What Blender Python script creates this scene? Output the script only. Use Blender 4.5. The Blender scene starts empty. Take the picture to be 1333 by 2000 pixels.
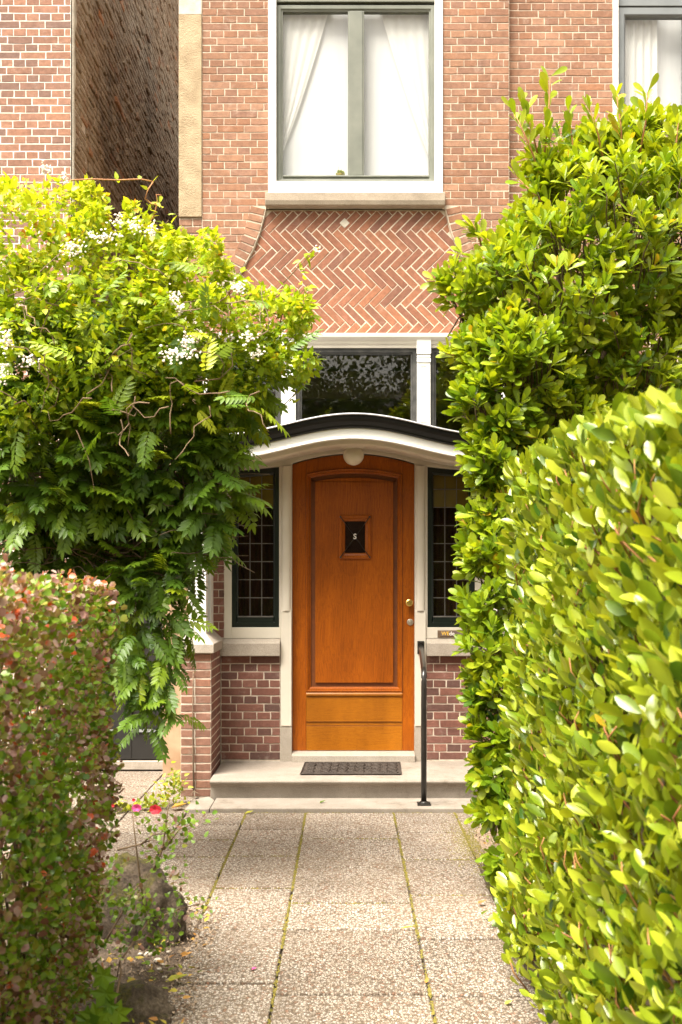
import bpy, bmesh, math, random
import numpy as np
from mathutils import Vector, Matrix

random.seed(7)
RNG = np.random.default_rng(11)
R = math.radians
SC = bpy.context.scene
COL = SC.collection

# ------------------------------------------------------------------ camera, sky, sun, exposure
CAM_Y, CAM_Z, FPX = -7.74, 1.585, 1944.0
cam_data = bpy.data.cameras.new('camera')
cam = bpy.data.objects.new('camera', cam_data)
COL.objects.link(cam)
cam.location = (0, CAM_Y, CAM_Z)
cam.rotation_euler = (R(90), 0, 0)
cam_data.sensor_fit = 'VERTICAL'
cam_data.sensor_height = 36.0
cam_data.sensor_width = 24.0
cam_data.lens = 35.0
cam_data.shift_x = -0.00575
cam_data.shift_y = 0.065
cam_data.clip_start = 0.05
cam_data.clip_end = 1000
cam_data.dof.use_dof = True
cam_data.dof.focus_distance = 7.6
cam_data.dof.aperture_fstop = 5.0
SC.camera = cam

SUN_ELEV, SUN_AZ = R(63), R(222)      # azimuth clockwise from +Y: behind the camera, to its left
w = bpy.data.worlds.new('World')
SC.world = w
w.use_nodes = True
wn, wl = w.node_tree.nodes, w.node_tree.links
bg = wn['Background']
sky = wn.new('ShaderNodeTexSky')
sky.sky_type = 'NISHITA'
sky.sun_disc = False
sky.sun_elevation = SUN_ELEV
sky.sun_rotation = SUN_AZ
sky.air_density = 1.0
sky.dust_density = 5.0
sky.ozone_density = 0.5
hs = wn.new('ShaderNodeHueSaturation')
hs.inputs['Saturation'].default_value = 0.12
wl.new(sky.outputs[0], hs.inputs['Color'])
warm = wn.new('ShaderNodeMix')
warm.data_type, warm.blend_type = 'RGBA', 'MULTIPLY'
warm.inputs[0].default_value = 1.0
warm.inputs[7].default_value = (1.0, 0.935, 0.83, 1)     # the photograph's warm white balance under a veiled sky
wl.new(hs.outputs[0], warm.inputs[6])
wl.new(warm.outputs[2], bg.inputs['Color'])
bg.inputs['Strength'].default_value = 0.12

sun_data = bpy.data.lights.new('sun', 'SUN')
sun_data.energy = 3.0
sun_data.angle = R(34)
sun_data.color = (1.0, 0.93, 0.82)
sun = bpy.data.objects.new('sun', sun_data)
COL.objects.link(sun)
to_sun = Vector((math.sin(SUN_AZ) * math.cos(SUN_ELEV), math.cos(SUN_AZ) * math.cos(SUN_ELEV), math.sin(SUN_ELEV)))
sun.rotation_euler = to_sun.to_track_quat('Z', 'Y').to_euler()
sun.location = to_sun * 40

SC.view_settings.view_transform = 'Standard'
SC.view_settings.look = 'None'
SC.view_settings.exposure = 1.87
SC.view_settings.gamma = 1.0
SC.view_settings.use_curve_mapping = False
SC.cycles.use_denoising = True
SC.cycles.max_bounces = 7
SC.cycles.diffuse_bounces = 3
SC.cycles.transparent_max_bounces = 12
SC.cycles.caustics_reflective = False
SC.cycles.caustics_refractive = False


# ------------------------------------------------------------------ helpers
def at(px, py, d):
    """a point of the place at distance d in front of the camera, from where the photograph shows it"""
    return Vector(((px - 678) / FPX * d, CAM_Y + d, CAM_Z - (py - 1130) / FPX * d))


def tag(o, label=None, cat=None, group=None, kind=None):
    if label: o['label'] = label
    if cat: o['category'] = cat
    if group: o['group'] = group
    if kind: o['kind'] = kind
    return o


def empty(name, loc, label=None, cat=None, group=None):
    o = bpy.data.objects.new(name, None)
    o.empty_display_size = 0.1
    o.location = loc
    COL.objects.link(o)
    return tag(o, label, cat, group)


def adopt(o, parent):
    if parent is not None:
        o.parent = parent
        o.matrix_parent_inverse = Matrix.Translation(-parent.location) if parent.type == 'EMPTY' else Matrix.Identity(4)
    return o


def place(name, me, parent=None, mtx=None, mat=None):
    o = bpy.data.objects.new(name, me)
    COL.objects.link(o)
    if mat is not None and not me.materials:
        me.materials.append(mat)
    if mtx is not None:
        o.matrix_basis = mtx
    return adopt(o, parent)


class MB:
    def __init__(self):
        self.v, self.f = [], []

    def add(self, vs, fs):
        n = len(self.v)
        self.v.extend([tuple(p) for p in vs])
        self.f.extend([tuple(i + n for i in f) for f in fs])
        return self

    def box(self, x0, x1, y0, y1, z0, z1):
        return self.add([(x0, y0, z0), (x1, y0, z0), (x1, y1, z0), (x0, y1, z0), (x0, y0, z1), (x1, y0, z1), (x1, y1, z1), (x0, y1, z1)],
                        [(0, 3, 2, 1), (4, 5, 6, 7), (0, 1, 5, 4), (1, 2, 6, 5), (2, 3, 7, 6), (3, 0, 4, 7)])

    def prism(self, poly, y0, y1):
        """poly in (x, z), counter-clockwise seen from the camera side; extruded y0..y1"""
        n = len(poly)
        vs = [(x, y0, z) for x, z in poly] + [(x, y1, z) for x, z in poly]
        fs = [tuple(range(n)), tuple(range(2 * n - 1, n - 1, -1))]
        fs += [((i + 1) % n, i, n + i, n + (i + 1) % n) for i in range(n)]
        return self.add(vs, fs)

    def extrude_x(self, prof, x0, x1, zf=None, n=1):
        """closed profile in (y, z) carried along x, lifted by zf(x)"""
        m = len(prof)
        vs, fs = [], []
        for k in range(n + 1):
            x = x0 + (x1 - x0) * k / n
            dz = zf(x) if zf else 0
            vs += [(x, y, z + dz) for y, z in prof]
        for k in range(n):
            for i in range(m):
                j = (i + 1) % m
                fs.append((k * m + i, k * m + j, (k + 1) * m + j, (k + 1) * m + i))
        fs.append(tuple(range(m - 1, -1, -1)))
        fs.append(tuple(n * m + i for i in range(m)))
        return self.add(vs, fs)

    def tube(self, pts, r, n=8, cap=True):
        pts = [Vector(p) for p in pts]
        rs = r if isinstance(r, (list, tuple)) else [r] * len(pts)
        vs, fs = [], []
        up = Vector((0.13, 0.21, 0.97))
        for i, p in enumerate(pts):
            t = (pts[min(i + 1, len(pts) - 1)] - pts[max(i - 1, 0)])
            t = t.normalized() if t.length > 1e-9 else Vector((0, 0, 1))
            a = t.cross(up)
            if a.length < 1e-3: a = t.cross(Vector((1, 0, 0)))
            a.normalize()
            b = t.cross(a)
            for k in range(n):
                an = 2 * math.pi * k / n
                vs.append(p + (a * math.cos(an) + b * math.sin(an)) * rs[i])
        for i in range(len(pts) - 1):
            for k in range(n):
                fs.append((i * n + k, i * n + (k + 1) % n, (i + 1) * n + (k + 1) % n, (i + 1) * n + k))
        if cap:
            fs.append(tuple(range(n - 1, -1, -1)))
            fs.append(tuple((len(pts) - 1) * n + k for k in range(n)))
        return self.add(vs, fs)

    def lathe_y(self, cx, y, cz, prof, n=20):
        """profile [(radius, y offset)] turned about an axis along y"""
        vs, fs = [], []
        for r_, dy in prof:
            for k in range(n):
                a = 2 * math.pi * k / n
                vs.append((cx + r_ * math.cos(a), y + dy, cz + r_ * math.sin(a)))
        for i in range(len(prof) - 1):
            for k in range(n):
                fs.append((i * n + k, i * n + (k + 1) % n, (i + 1) * n + (k + 1) % n, (i + 1) * n + k))
        return self.add(vs, fs)

    def lathe_z(self, c, prof, n=20):
        vs, fs = [], []
        for r_, dz in prof:
            for k in range(n):
                a = 2 * math.pi * k / n
                vs.append((c[0] + r_ * math.cos(a), c[1] + r_ * math.sin(a), c[2] + dz))
        for i in range(len(prof) - 1):
            for k in range(n):
                fs.append((i * n + k, i * n + (k + 1) % n, (i + 1) * n + (k + 1) % n, (i + 1) * n + k))
        return self.add(vs, fs)

    def frame(self, path, prof):
        """closed path in (x, z) counter-clockwise; closed profile [(inward offset, y)] swept round it with mitres"""
        n, m = len(path), len(prof)
        vs, fs = [], []
        for i in range(n):
            p0, p1, p2 = Vector(path[i - 1]), Vector(path[i]), Vector(path[(i + 1) % n])
            e1, e2 = (p1 - p0).normalized(), (p2 - p1).normalized()
            n1, n2 = Vector((-e1.y, e1.x)), Vector((-e2.y, e2.x))
            mt = (n1 + n2)
            mt = mt / max(0.2, (1 + n1.dot(n2)))
            for o, y in prof:
                q = p1 + mt * o
                vs.append((q.x, y, q.y))
        for i in range(n):
            j = (i + 1) % n
            for a in range(m):
                b = (a + 1) % m
                fs.append((i * m + a, i * m + b, j * m + b, j * m + a))
        return self.add(vs, fs)

    def mesh(self, name):
        me = bpy.data.meshes.new(name)
        me.from_pydata(self.v, [], self.f)
        bm = bmesh.new()
        bm.from_mesh(me)
        bmesh.ops.recalc_face_normals(bm, faces=bm.faces)
        bm.to_mesh(me)
        bm.free()
        return me

    def build(self, name, mat, parent=None, bevel=0, smooth=False, seg=2):
        me = self.mesh(name)
        me.materials.append(mat)
        o = bpy.data.objects.new(name, me)
        COL.objects.link(o)
        if smooth:
            for p in me.polygons: p.use_smooth = True
        if bevel:
            b = o.modifiers.new('bevel', 'BEVEL')
            b.width, b.segments, b.limit_method, b.angle_limit = bevel, seg, 'ANGLE', R(35)
        return adopt(o, parent)


def rect(x0, x1, z0, z1):
    return [(x0, z0), (x1, z0), (x1, z1), (x0, z1)]


# ------------------------------------------------------------------ materials
class NT:
    def __init__(self, name):
        self.m = bpy.data.materials.new(name)
        self.m.use_nodes = True
        self.t = self.m.node_tree
        self.b = self.t.nodes['Principled BSDF']
        self.out = self.t.nodes['Material Output']

    def n(self, kind, **kw):
        nd = self.t.nodes.new(kind)
        for k, v in kw.items():
            if k in nd.inputs.keys():
                nd.inputs[k].default_value = v
            else:
                setattr(nd, k, v)
        return nd

    def l(self, a, b):
        self.t.links.new(a, b)

    def pos(self, scale=(1, 1, 1)):
        g = self.n('ShaderNodeNewGeometry')
        mp = self.n('ShaderNodeMapping')
        mp.inputs['Scale'].default_value = scale
        self.l(g.outputs['Position'], mp.inputs['Vector'])
        return mp.outputs[0]

    def noise(self, vec, scale, detail=4, rough=0.55):
        nd = self.n('ShaderNodeTexNoise', Scale=scale, Detail=detail, Roughness=rough)
        self.l(vec, nd.inputs['Vector'])
        return nd.outputs['Fac']

    def ramp(self, fac, stops, interp='LINEAR'):
        r = self.n('ShaderNodeValToRGB')
        r.color_ramp.interpolation = interp
        e = r.color_ramp.elements
        while len(e) < len(stops): e.new(0.5)
        for el, (p, c) in zip(e, stops):
            el.position = p
            el.color = (*c, 1) if len(c) == 3 else c
        self.l(fac, r.inputs['Fac'])
        return r.outputs['Color']

    def mix(self, fac, a, b, mode='MIX'):
        nd = self.n('ShaderNodeMix', data_type='RGBA', blend_type=mode)
        if isinstance(fac, (int, float)): nd.inputs[0].default_value = fac
        else: self.l(fac, nd.inputs[0])
        for s, v in ((6, a), (7, b)):
            if isinstance(v, tuple): nd.inputs[s].default_value = (*v, 1)
            else: self.l(v, nd.inputs[s])
        return nd.outputs[2]

    def math(self, op, a, b=None, c=None):
        nd = self.n('ShaderNodeMath', operation=op)
        for i, v in enumerate((a, b, c)):
            if v is None: continue
            if isinstance(v, (int, float)): nd.inputs[i].default_value = v
            else: self.l(v, nd.inputs[i])
        return nd.outputs[0]

    def bump(self, h, strength=0.3, dist=0.01):
        nd = self.n('ShaderNodeBump', Strength=strength, Distance=dist)
        self.l(h, nd.inputs['Height'])
        self.l(nd.outputs[0], self.b.inputs['Normal'])

    def base(self, c):
        if isinstance(c, tuple): self.b.inputs['Base Color'].default_value = (*c, 1)
        else: self.l(c, self.b.inputs['Base Color'])
        return self

    def set(self, **kw):
        for k, v in kw.items():
            k = k.replace('_', ' ')
            if isinstance(v, (int, float)): self.b.inputs[k].default_value = v
            else: self.l(v, self.b.inputs[k])
        return self


BL = (0, 0, 0)
WH = (1, 1, 1)


def mat_two(name, c1, c2, scale=8, rough=0.6, bump=0.0, bscale=60, bdist=0.004, detail=5, vec=(1, 1, 1), **kw):
    t = NT(name)
    p = t.pos(vec)
    t.base(t.ramp(t.noise(p, scale, detail), [(0.32, c1), (0.68, c2)]))
    t.set(Roughness=rough)
    if bump: t.bump(t.noise(t.pos(), bscale, 5), bump, bdist)
    for k, v in kw.items(): t.b.inputs[k.replace('_', ' ')].default_value = v
    return t.m


def mat_brick(name, cols, smear=(0.6, 0.5, 0.42), smear_amt=0.35):
    t = NT(name)
    p = t.pos()
    oi = t.n('ShaderNodeObjectInfo')
    g = t.n('ShaderNodeNewGeometry')
    f = t.math('FRACT', t.math('ADD', oi.outputs['Random'], g.outputs['Random Per Island']))
    c = t.ramp(f, [(i / (len(cols) - 1), q) for i, q in enumerate(cols)])
    mott = t.noise(p, 26, 6, 0.65)
    c = t.mix(0.55, c, t.ramp(mott, [(0.25, (0.45, 0.42, 0.4)), (0.75, (1.35, 1.32, 1.3))]), 'MULTIPLY')
    c = t.mix(0.75, c, t.ramp(t.noise(t.pos((1, 1, 0.55)), 1.7, 7, 0.65), [(0.30, (0.66, 0.63, 0.61)), (0.70, (1.12, 1.10, 1.08))]), 'MULTIPLY')
    grit = t.noise(p, 260, 3, 0.7)
    c = t.mix(0.35, c, t.ramp(grit, [(0.3, (0.5, 0.5, 0.5)), (0.7, (1.3, 1.3, 1.3))]), 'MULTIPLY')
    sm = t.ramp(t.noise(p, 9, 7, 0.72), [(0.56, BL), (0.74, WH)])
    c = t.mix(t.math('MULTIPLY', sm, smear_amt), c, smear)
    t.base(c).set(Roughness=0.88)
    t.bump(t.math('ADD', t.noise(p, 120, 5, 0.7), t.math('MULTIPLY', mott, 0.6)), 0.55, 0.006)
    return t.m


M = {}
M['brick_facade'] = mat_brick('brick_facade', [(0.31, 0.160, 0.092), (0.265, 0.135, 0.08), (0.35, 0.190, 0.112), (0.285, 0.150, 0.096), (0.38, 0.215, 0.135), (0.25, 0.135, 0.09), (0.335, 0.160, 0.083)])
M['brick_panel'] = mat_brick('brick_panel', [(0.30, 0.125, 0.066), (0.24, 0.10, 0.06), (0.35, 0.15, 0.08), (0.285, 0.12, 0.072), (0.22, 0.10, 0.066), (0.34, 0.145, 0.074)], smear_amt=0.18)
M['brick_porch'] = mat_brick('brick_porch', [(0.20, 0.085, 0.062), (0.26, 0.115, 0.085), (0.155, 0.07, 0.055), (0.29, 0.135, 0.10), (0.22, 0.10, 0.078), (0.13, 0.07, 0.058), (0.25, 0.10, 0.07)], smear_amt=0.3)
M['brick_pier'] = mat_brick('brick_pier', [(0.29, 0.15, 0.10), (0.23, 0.12, 0.085), (0.33, 0.17, 0.12), (0.26, 0.14, 0.095), (0.35, 0.17, 0.11)], smear_amt=0.3)
M['brick_neighbour'] = mat_brick('brick_neighbour', [(0.32, 0.16, 0.10), (0.26, 0.135, 0.09), (0.36, 0.19, 0.125), (0.20, 0.12, 0.095), (0.33, 0.175, 0.115), (0.37, 0.19, 0.115)], smear_amt=0.2)
M['mortar'] = mat_two('mortar', (0.45, 0.37, 0.285), (0.63, 0.54, 0.43), 30, 0.95, 0.8, 140, 0.004)
M['mortar_grey'] = mat_two('mortar_grey', (0.48, 0.41, 0.33), (0.66, 0.57, 0.47), 24, 0.95, 0.8, 140, 0.004)
M['mortar_white'] = mat_two('mortar_white', (0.62, 0.56, 0.50), (0.75, 0.69, 0.62), 30, 0.95, 0.6, 140, 0.003)


def mat_rough_wall():
    t = NT('weathered_wall')
    p = t.pos()
    g = t.n('ShaderNodeNewGeometry')
    isl = t.ramp(g.outputs['Random Per Island'], [(0.0, (0.26, 0.18, 0.115)), (0.4, (0.37, 0.27, 0.18)), (0.75, (0.45, 0.34, 0.235)), (0.94, (0.34, 0.21, 0.135)), (1.0, (0.55, 0.23, 0.09))])
    sm = t.ramp(t.noise(p, 2.2, 8, 0.75), [(0.42, BL), (0.62, WH)])
    c = t.mix(t.math('MULTIPLY', sm, 0.75), isl, (0.52, 0.43, 0.33))
    soot = t.ramp(t.noise(t.pos((0.6, 0.6, 0.35)), 1.3, 8, 0.7), [(0.52, BL), (0.70, WH)])
    c = t.mix(t.math('MULTIPLY', soot, 0.8), c, (0.03, 0.024, 0.018))
    t.base(c).set(Roughness=0.95)
    t.bump(t.noise(p, 40, 8, 0.75), 0.9, 0.03)
    return t.m


M['weathered_wall'] = mat_rough_wall()
M['plaster'] = mat_two('plaster', (0.30, 0.225, 0.135), (0.44, 0.345, 0.22), 9, 0.95, 1.0, 110, 0.008, detail=9)
M['plaster_grey'] = mat_two('plaster_grey', (0.42, 0.38, 0.31), (0.60, 0.55, 0.46), 14, 0.95, 0.6, 120, 0.005)
M['plaster_orange'] = mat_two('plaster_orange', (0.30, 0.19, 0.11), (0.42, 0.29, 0.185), 7, 0.95, 0.6, 120, 0.004)


def mat_stone(name, c1, c2, stain=(0.16, 0.12, 0.08), amt=0.5, lo=0.55):
    t = NT(name)
    p = t.pos()
    c = t.ramp(t.noise(p, 5, 8, 0.7), [(0.3, c1), (0.7, c2)])
    c = t.mix(t.math('MULTIPLY', t.ramp(t.noise(p, 3.1, 9, 0.75), [(lo, BL), (lo + 0.15, WH)]), amt), c, stain)
    sp = t.ramp(t.noise(p, 210, 2, 0.5), [(0.35, (0.72, 0.7, 0.68)), (0.6, WH)])
    c = t.mix(0.8, c, sp, 'MULTIPLY')
    t.base(c).set(Roughness=0.85)
    t.bump(t.noise(p, 90, 6, 0.7), 0.35, 0.004)
    return t.m


M['stone_sill'] = mat_stone('stone_sill', (0.33, 0.285, 0.235), (0.45, 0.395, 0.33), amt=0.3)
M['stone_window_sill'] = mat_stone('stone_window_sill', (0.28, 0.23, 0.17), (0.42, 0.35, 0.27), stain=(0.12, 0.09, 0.06), amt=0.5)
M['stone_step'] = mat_stone('stone_step', (0.245, 0.21, 0.172), (0.35, 0.305, 0.258), stain=(0.135, 0.105, 0.07), amt=0.75, lo=0.54)
M['stone_riser'] = M['stone_step']
M['rock'] = mat_two('rock', (0.5, 0.4, 0.3), (0.5, 0.4, 0.3))
def mat_rock():
    t = NT('mossy_rock')
    p = t.pos()
    c = t.ramp(t.noise(p, 11, 9, 0.75), [(0.30, (0.035, 0.024, 0.016)), (0.48, (0.13, 0.095, 0.065)), (0.70, (0.30, 0.24, 0.17))])
    g = t.n('ShaderNodeNewGeometry')
    sep = t.n('ShaderNodeSeparateXYZ')
    t.l(g.outputs['Normal'], sep.inputs[0])
    up = t.math('ADD', t.math('MULTIPLY', sep.outputs[2], 0.35), t.math('ADD', t.math('MULTIPLY', sep.outputs[0], -0.3), t.noise(p, 7, 6, 0.7)))
    c = t.mix(t.math('MULTIPLY', t.ramp(up, [(0.62, BL), (0.82, WH)]), 0.85), c, t.ramp(t.noise(p, 90, 3), [(0.3, (0.05, 0.05, 0.006)), (0.7, (0.16, 0.14, 0.016))]))
    t.base(c).set(Roughness=0.92)
    c2 = t.ramp(t.noise(p, 60, 6, 0.8), [(0.35, (0.35, 0.33, 0.3)), (0.65, (1.5, 1.45, 1.4))])
    t.base(t.mix(0.8, c, c2, 'MULTIPLY'))
    t.bump(t.math('ADD', t.noise(p, 24, 8, 0.75), t.math('MULTIPLY', t.noise(p, 90, 5, 0.8), 0.5)), 1.0, 0.045)
    return t.m


M['rock'] = mat_rock()
M['white'] = mat_two('white_paint', (0.60, 0.55, 0.465), (0.68, 0.63, 0.54), 3, 0.45, 0.08, 60, 0.002)  # cream paint, darkened further to carry the canopy's shade in its colour
M['white_bright'] = mat_two('white_paint_fresh', (0.78, 0.77, 0.74), (0.84, 0.83, 0.80), 3, 0.42, 0.06, 60, 0.002)  # lit copy of the white paint, for fascia, posts and windows
M['grey_green'] = mat_two('grey_green_paint', (0.115, 0.125, 0.10), (0.17, 0.178, 0.145), 5, 0.45, 0.1, 40, 0.002)
M['blue_grey'] = mat_two('blue_grey_paint', (0.14, 0.155, 0.16), (0.19, 0.205, 0.21), 5, 0.45, 0.1, 40, 0.002)
M['dark_green'] = mat_two('dark_green_paint', (0.004, 0.009, 0.007), (0.008, 0.014, 0.011), 6, 0.3, 0.06, 40, 0.002)
M['black_paint'] = mat_two('black_paint', (0.004, 0.004, 0.0035), (0.008, 0.0075, 0.007), 6, 0.35, 0.06, 40, 0.002, Specular_IOR_Level=0.25)
M['frame_dark'] = mat_two('weathered_dark_paint', (0.02, 0.021, 0.02), (0.06, 0.058, 0.053), 14, 0.5, 0.2, 50, 0.002)
M['lead'] = mat_two('lead', (0.32, 0.32, 0.34), (0.48, 0.48, 0.50), 8, 0.5, 0.1, 40, 0.002, Metallic=0.3)
M['came'] = mat_two('lead_came', (0.085, 0.078, 0.068), (0.14, 0.13, 0.115), 20, 0.6)
M['black_metal'] = mat_two('black_metal', (0.010, 0.009, 0.008), (0.022, 0.019, 0.016), 9, 0.28, 0.1, 80, 0.001)
M['brass'] = mat_two('brass', (0.55, 0.38, 0.10), (0.70, 0.50, 0.16), 20, 0.28, Metallic=1.0)
M['nickel'] = mat_two('nickel', (0.50, 0.44, 0.36), (0.62, 0.56, 0.47), 20, 0.35, Metallic=0.9)
M['bronze'] = mat_two('bronze', (0.17, 0.115, 0.075), (0.25, 0.175, 0.12), 25, 0.5, Metallic=0.5)
M['rubber'] = mat_two('rubber', (0.035, 0.027, 0.022), (0.062, 0.049, 0.040), 14, 0.8, 0.3, 200, 0.002, Specular_IOR_Level=0.3)
M['opal'] = mat_two('opal_glass', (0.72, 0.66, 0.54), (0.76, 0.70, 0.58), 3, 0.25)
M['curtain'] = None
M['interior'] = mat_two('dim_interior', (0.16, 0.135, 0.09), (0.22, 0.185, 0.13), 2, 0.9)
M['interior_brown'] = mat_two('brown_drape', (0.055, 0.022, 0.012), (0.02, 0.011, 0.007), 5, 0.95, vec=(6, 1, 0.3))
M['gate'] = mat_two('charcoal_paint', (0.010, 0.0095, 0.009), (0.018, 0.017, 0.015), 5, 0.5, 0.1, 50, 0.002)
M['yellow_print'] = mat_two('yellow_print', (0.75, 0.45, 0.05), (0.8, 0.5, 0.07), 20, 0.5)
M['letter_white'] = mat_two('letter_white', (0.75, 0.72, 0.68), (0.8, 0.77, 0.72), 20, 0.4)
M['sticker'] = mat_two('sticker_dark', (0.14, 0.10, 0.09), (0.20, 0.15, 0.13), 40, 0.4)


def mat_curtain():
    t = NT('sheer_curtain')
    t.base((0.86, 0.85, 0.83)).set(Roughness=0.9)
    tr = t.n('ShaderNodeBsdfTranslucent')
    tr.inputs[0].default_value = (0.86, 0.85, 0.83, 1)
    mx = t.n('ShaderNodeMixShader')
    mx.inputs[0].default_value = 0.35
    t.l(t.b.outputs[0], mx.inputs[1]); t.l(tr.outputs[0], mx.inputs[2]); t.l(mx.outputs[0], t.out.inputs[0])
    return t.m


M['curtain'] = mat_curtain()
M['net'] = mat_two('net_curtain', (0.62, 0.62, 0.63), (0.66, 0.66, 0.67), 3, 0.95, vec=(8, 1, 0.3))


def mat_glass(name, tint=(1, 1, 1), ior=1.6, rough=0.0, wobble=0.0, wscale=5):
    t = NT(name)
    t.t.nodes.remove(t.b)
    lw = t.n('ShaderNodeLayerWeight', Blend=0.5)          # same from both sides of the pane
    f0 = ((ior - 1) / (ior + 1)) ** 2
    fac = t.math('ADD', f0, t.math('MULTIPLY', t.math('POWER', lw.outputs['Facing'], 5.0), 1 - f0))
    tr = t.n('ShaderNodeBsdfTransparent')
    tr.inputs[0].default_value = (*tint, 1)
    gl = t.n('ShaderNodeBsdfGlossy', Roughness=rough)
    mx = t.n('ShaderNodeMixShader')
    if wobble:
        bp = t.n('ShaderNodeBump', Strength=wobble, Distance=0.01)
        t.l(t.noise(t.pos(), wscale, 2), bp.inputs['Height'])
        t.l(bp.outputs[0], gl.inputs['Normal'])
    t.l(fac, mx.inputs[0]); t.l(tr.outputs[0], mx.inputs[1]); t.l(gl.outputs[0], mx.inputs[2])
    t.l(mx.outputs[0], t.out.inputs[0])
    return t.m


M['glass'] = mat_glass('window_glass', (0.98, 0.985, 0.98), 1.45, 0.0, 0.012, 2)
M['glass_transom'] = mat_glass('transom_glass', (0.9, 0.9, 0.86), 1.6, 0.0, 0.012, 2)
M['glass_dark'] = mat_glass('leaded_glass', (0.7, 0.66, 0.6), 1.5, 0.03, 0.12, 14)


def mat_amber():
    t = NT('amber_cathedral_glass')
    p = t.pos()
    t.base((0.15, 0.108, 0.008)).set(Roughness=0.18)
    t.bump(t.noise(p, 130, 3, 0.6), 0.5, 0.004)
    tr = t.n('ShaderNodeBsdfTransparent')
    tr.inputs[0].default_value = (0.55, 0.40, 0.10, 1)
    mx = t.n('ShaderNodeMixShader')
    mx.inputs[0].default_value = 0.25
    t.l(t.b.outputs[0], mx.inputs[1]); t.l(tr.outputs[0], mx.inputs[2]); t.l(mx.outputs[0], t.out.inputs[0])
    return t.m


M['glass_amber'] = mat_amber()


def mat_wood(name, c1, c2, c3, vec):
    t = NT(name)
    wv = t.noise(t.pos((1.5, 1.5, 1.5)), 2.2, 3)
    p = t.pos(vec)
    add = t.n('ShaderNodeVectorMath', operation='ADD')
    sc = t.n('ShaderNodeVectorMath', operation='SCALE')
    cmb = t.n('ShaderNodeCombineXYZ')
    t.l(wv, cmb.inputs[0]); t.l(wv, cmb.inputs[2])
    t.l(cmb.outputs[0], sc.inputs[0]); sc.inputs['Scale'].default_value = 0.25
    t.l(p, add.inputs[0]); t.l(sc.outputs[0], add.inputs[1])
    g = t.noise(add.outputs[0], 26, 8, 0.7)
    c = t.ramp(g, [(0.28, c1), (0.5, c2), (0.75, c3)])
    big = t.ramp(t.noise(t.pos((1.6, 1, 0.5)), 3.0, 7), [(0.3, (0.66, 0.6, 0.55)), (0.7, (1.15, 1.12, 1.1))])
    c = t.mix(0.8, c, big, 'MULTIPLY')
    pores = t.ramp(t.noise(t.pos(tuple(q * 3 for q in vec)), 60, 2), [(0.30, (0.35, 0.3, 0.28)), (0.42, WH)])
    c = t.mix(0.7, c, pores, 'MULTIPLY')
    t.base(c).set(Roughness=0.38)
    t.b.inputs['Coat Weight'].default_value = 0.10
    t.b.inputs['Specular IOR Level'].default_value = 0.3
    t.b.inputs['Coat Roughness'].default_value = 0.15
    t.bump(g, 0.12, 0.003)
    return t.m


M['wood'] = mat_wood('varnished_wood', (0.20, 0.044, 0.002), (0.34, 0.084, 0.0025), (0.46, 0.13, 0.004), (4.5, 4.5, 0.35))
M['wood_low'] = mat_wood('bleached_varnished_wood', (0.27, 0.085, 0.004), (0.37, 0.125, 0.005), (0.43, 0.16, 0.008), (0.4, 4.5, 4.5))


def mat_aggregate():
    t = NT('exposed_aggregate')
    p = t.pos((1, 1, 1))
    wob = t.n('ShaderNodeTexNoise', Scale=80.0, Detail=2.0)
    t.l(p, wob.inputs['Vector'])
    vo = t.n('ShaderNodeTexVoronoi', Scale=70.0, Randomness=1.0)
    vo.voronoi_dimensions = '2D'
    mixv = t.n('ShaderNodeVectorMath', operation='MULTIPLY_ADD')
    t.l(wob.outputs['Color'], mixv.inputs[0]); mixv.inputs[1].default_value = (0.004, 0.004, 0); t.l(p, mixv.inputs[2])
    t.l(mixv.outputs[0], vo.inputs['Vector'])
    sep = t.n('ShaderNodeSeparateColor')
    t.l(vo.outputs['Color'], sep.inputs[0])
    stone = t.ramp(sep.outputs[0], [(0.0, (0.50, 0.44, 0.36)), (0.15, (0.66, 0.61, 0.54)), (0.32, (0.42, 0.35, 0.27)), (0.48, (0.72, 0.68, 0.62)), (0.62, (0.56, 0.49, 0.40)), (0.74, (0.30, 0.235, 0.17)), (0.84, (0.34, 0.165, 0.10)), (0.90, (0.64, 0.59, 0.52)), (1.0, (0.52, 0.46, 0.39))])
    ed = t.n('ShaderNodeTexVoronoi', Scale=80.0, Randomness=1.0)
    ed.voronoi_dimensions, ed.feature = '2D', 'DISTANCE_TO_EDGE'
    t.l(mixv.outputs[0], ed.inputs['Vector'])
    gap = t.math('MAXIMUM', t.ramp(ed.outputs['Distance'], [(0.07, WH), (0.19, BL)]), t.ramp(vo.outputs['Distance'], [(0.40, BL), (0.56, WH)]))
    oi = t.n('ShaderNodeObjectInfo')
    dirt = t.ramp(t.noise(p, 1.1, 8, 0.68), [(0.38, BL), (0.66, WH)])
    groove = t.mix(dirt, (0.17, 0.125, 0.085), (0.055, 0.038, 0.024))
    c = t.mix(t.math('MULTIPLY', gap, 0.9), stone, groove)
    dk = t.ramp(t.noise(p, 2.6, 8, 0.75), [(0.45, BL), (0.75, WH)])
    c = t.mix(t.math('MULTIPLY', dk, 0.62), c, (0.13, 0.093, 0.060))
    per = t.ramp(oi.outputs['Random'], [(0, (0.66, 0.63, 0.60)), (1, (0.90, 0.885, 0.87))])
    c = t.mix(1.0, c, per, 'MULTIPLY')
    t.base(c).set(Roughness=0.8)
    t.bump(t.math('MINIMUM', ed.outputs['Distance'], 0.25), 0.8, 0.012)
    return t.m


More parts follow.
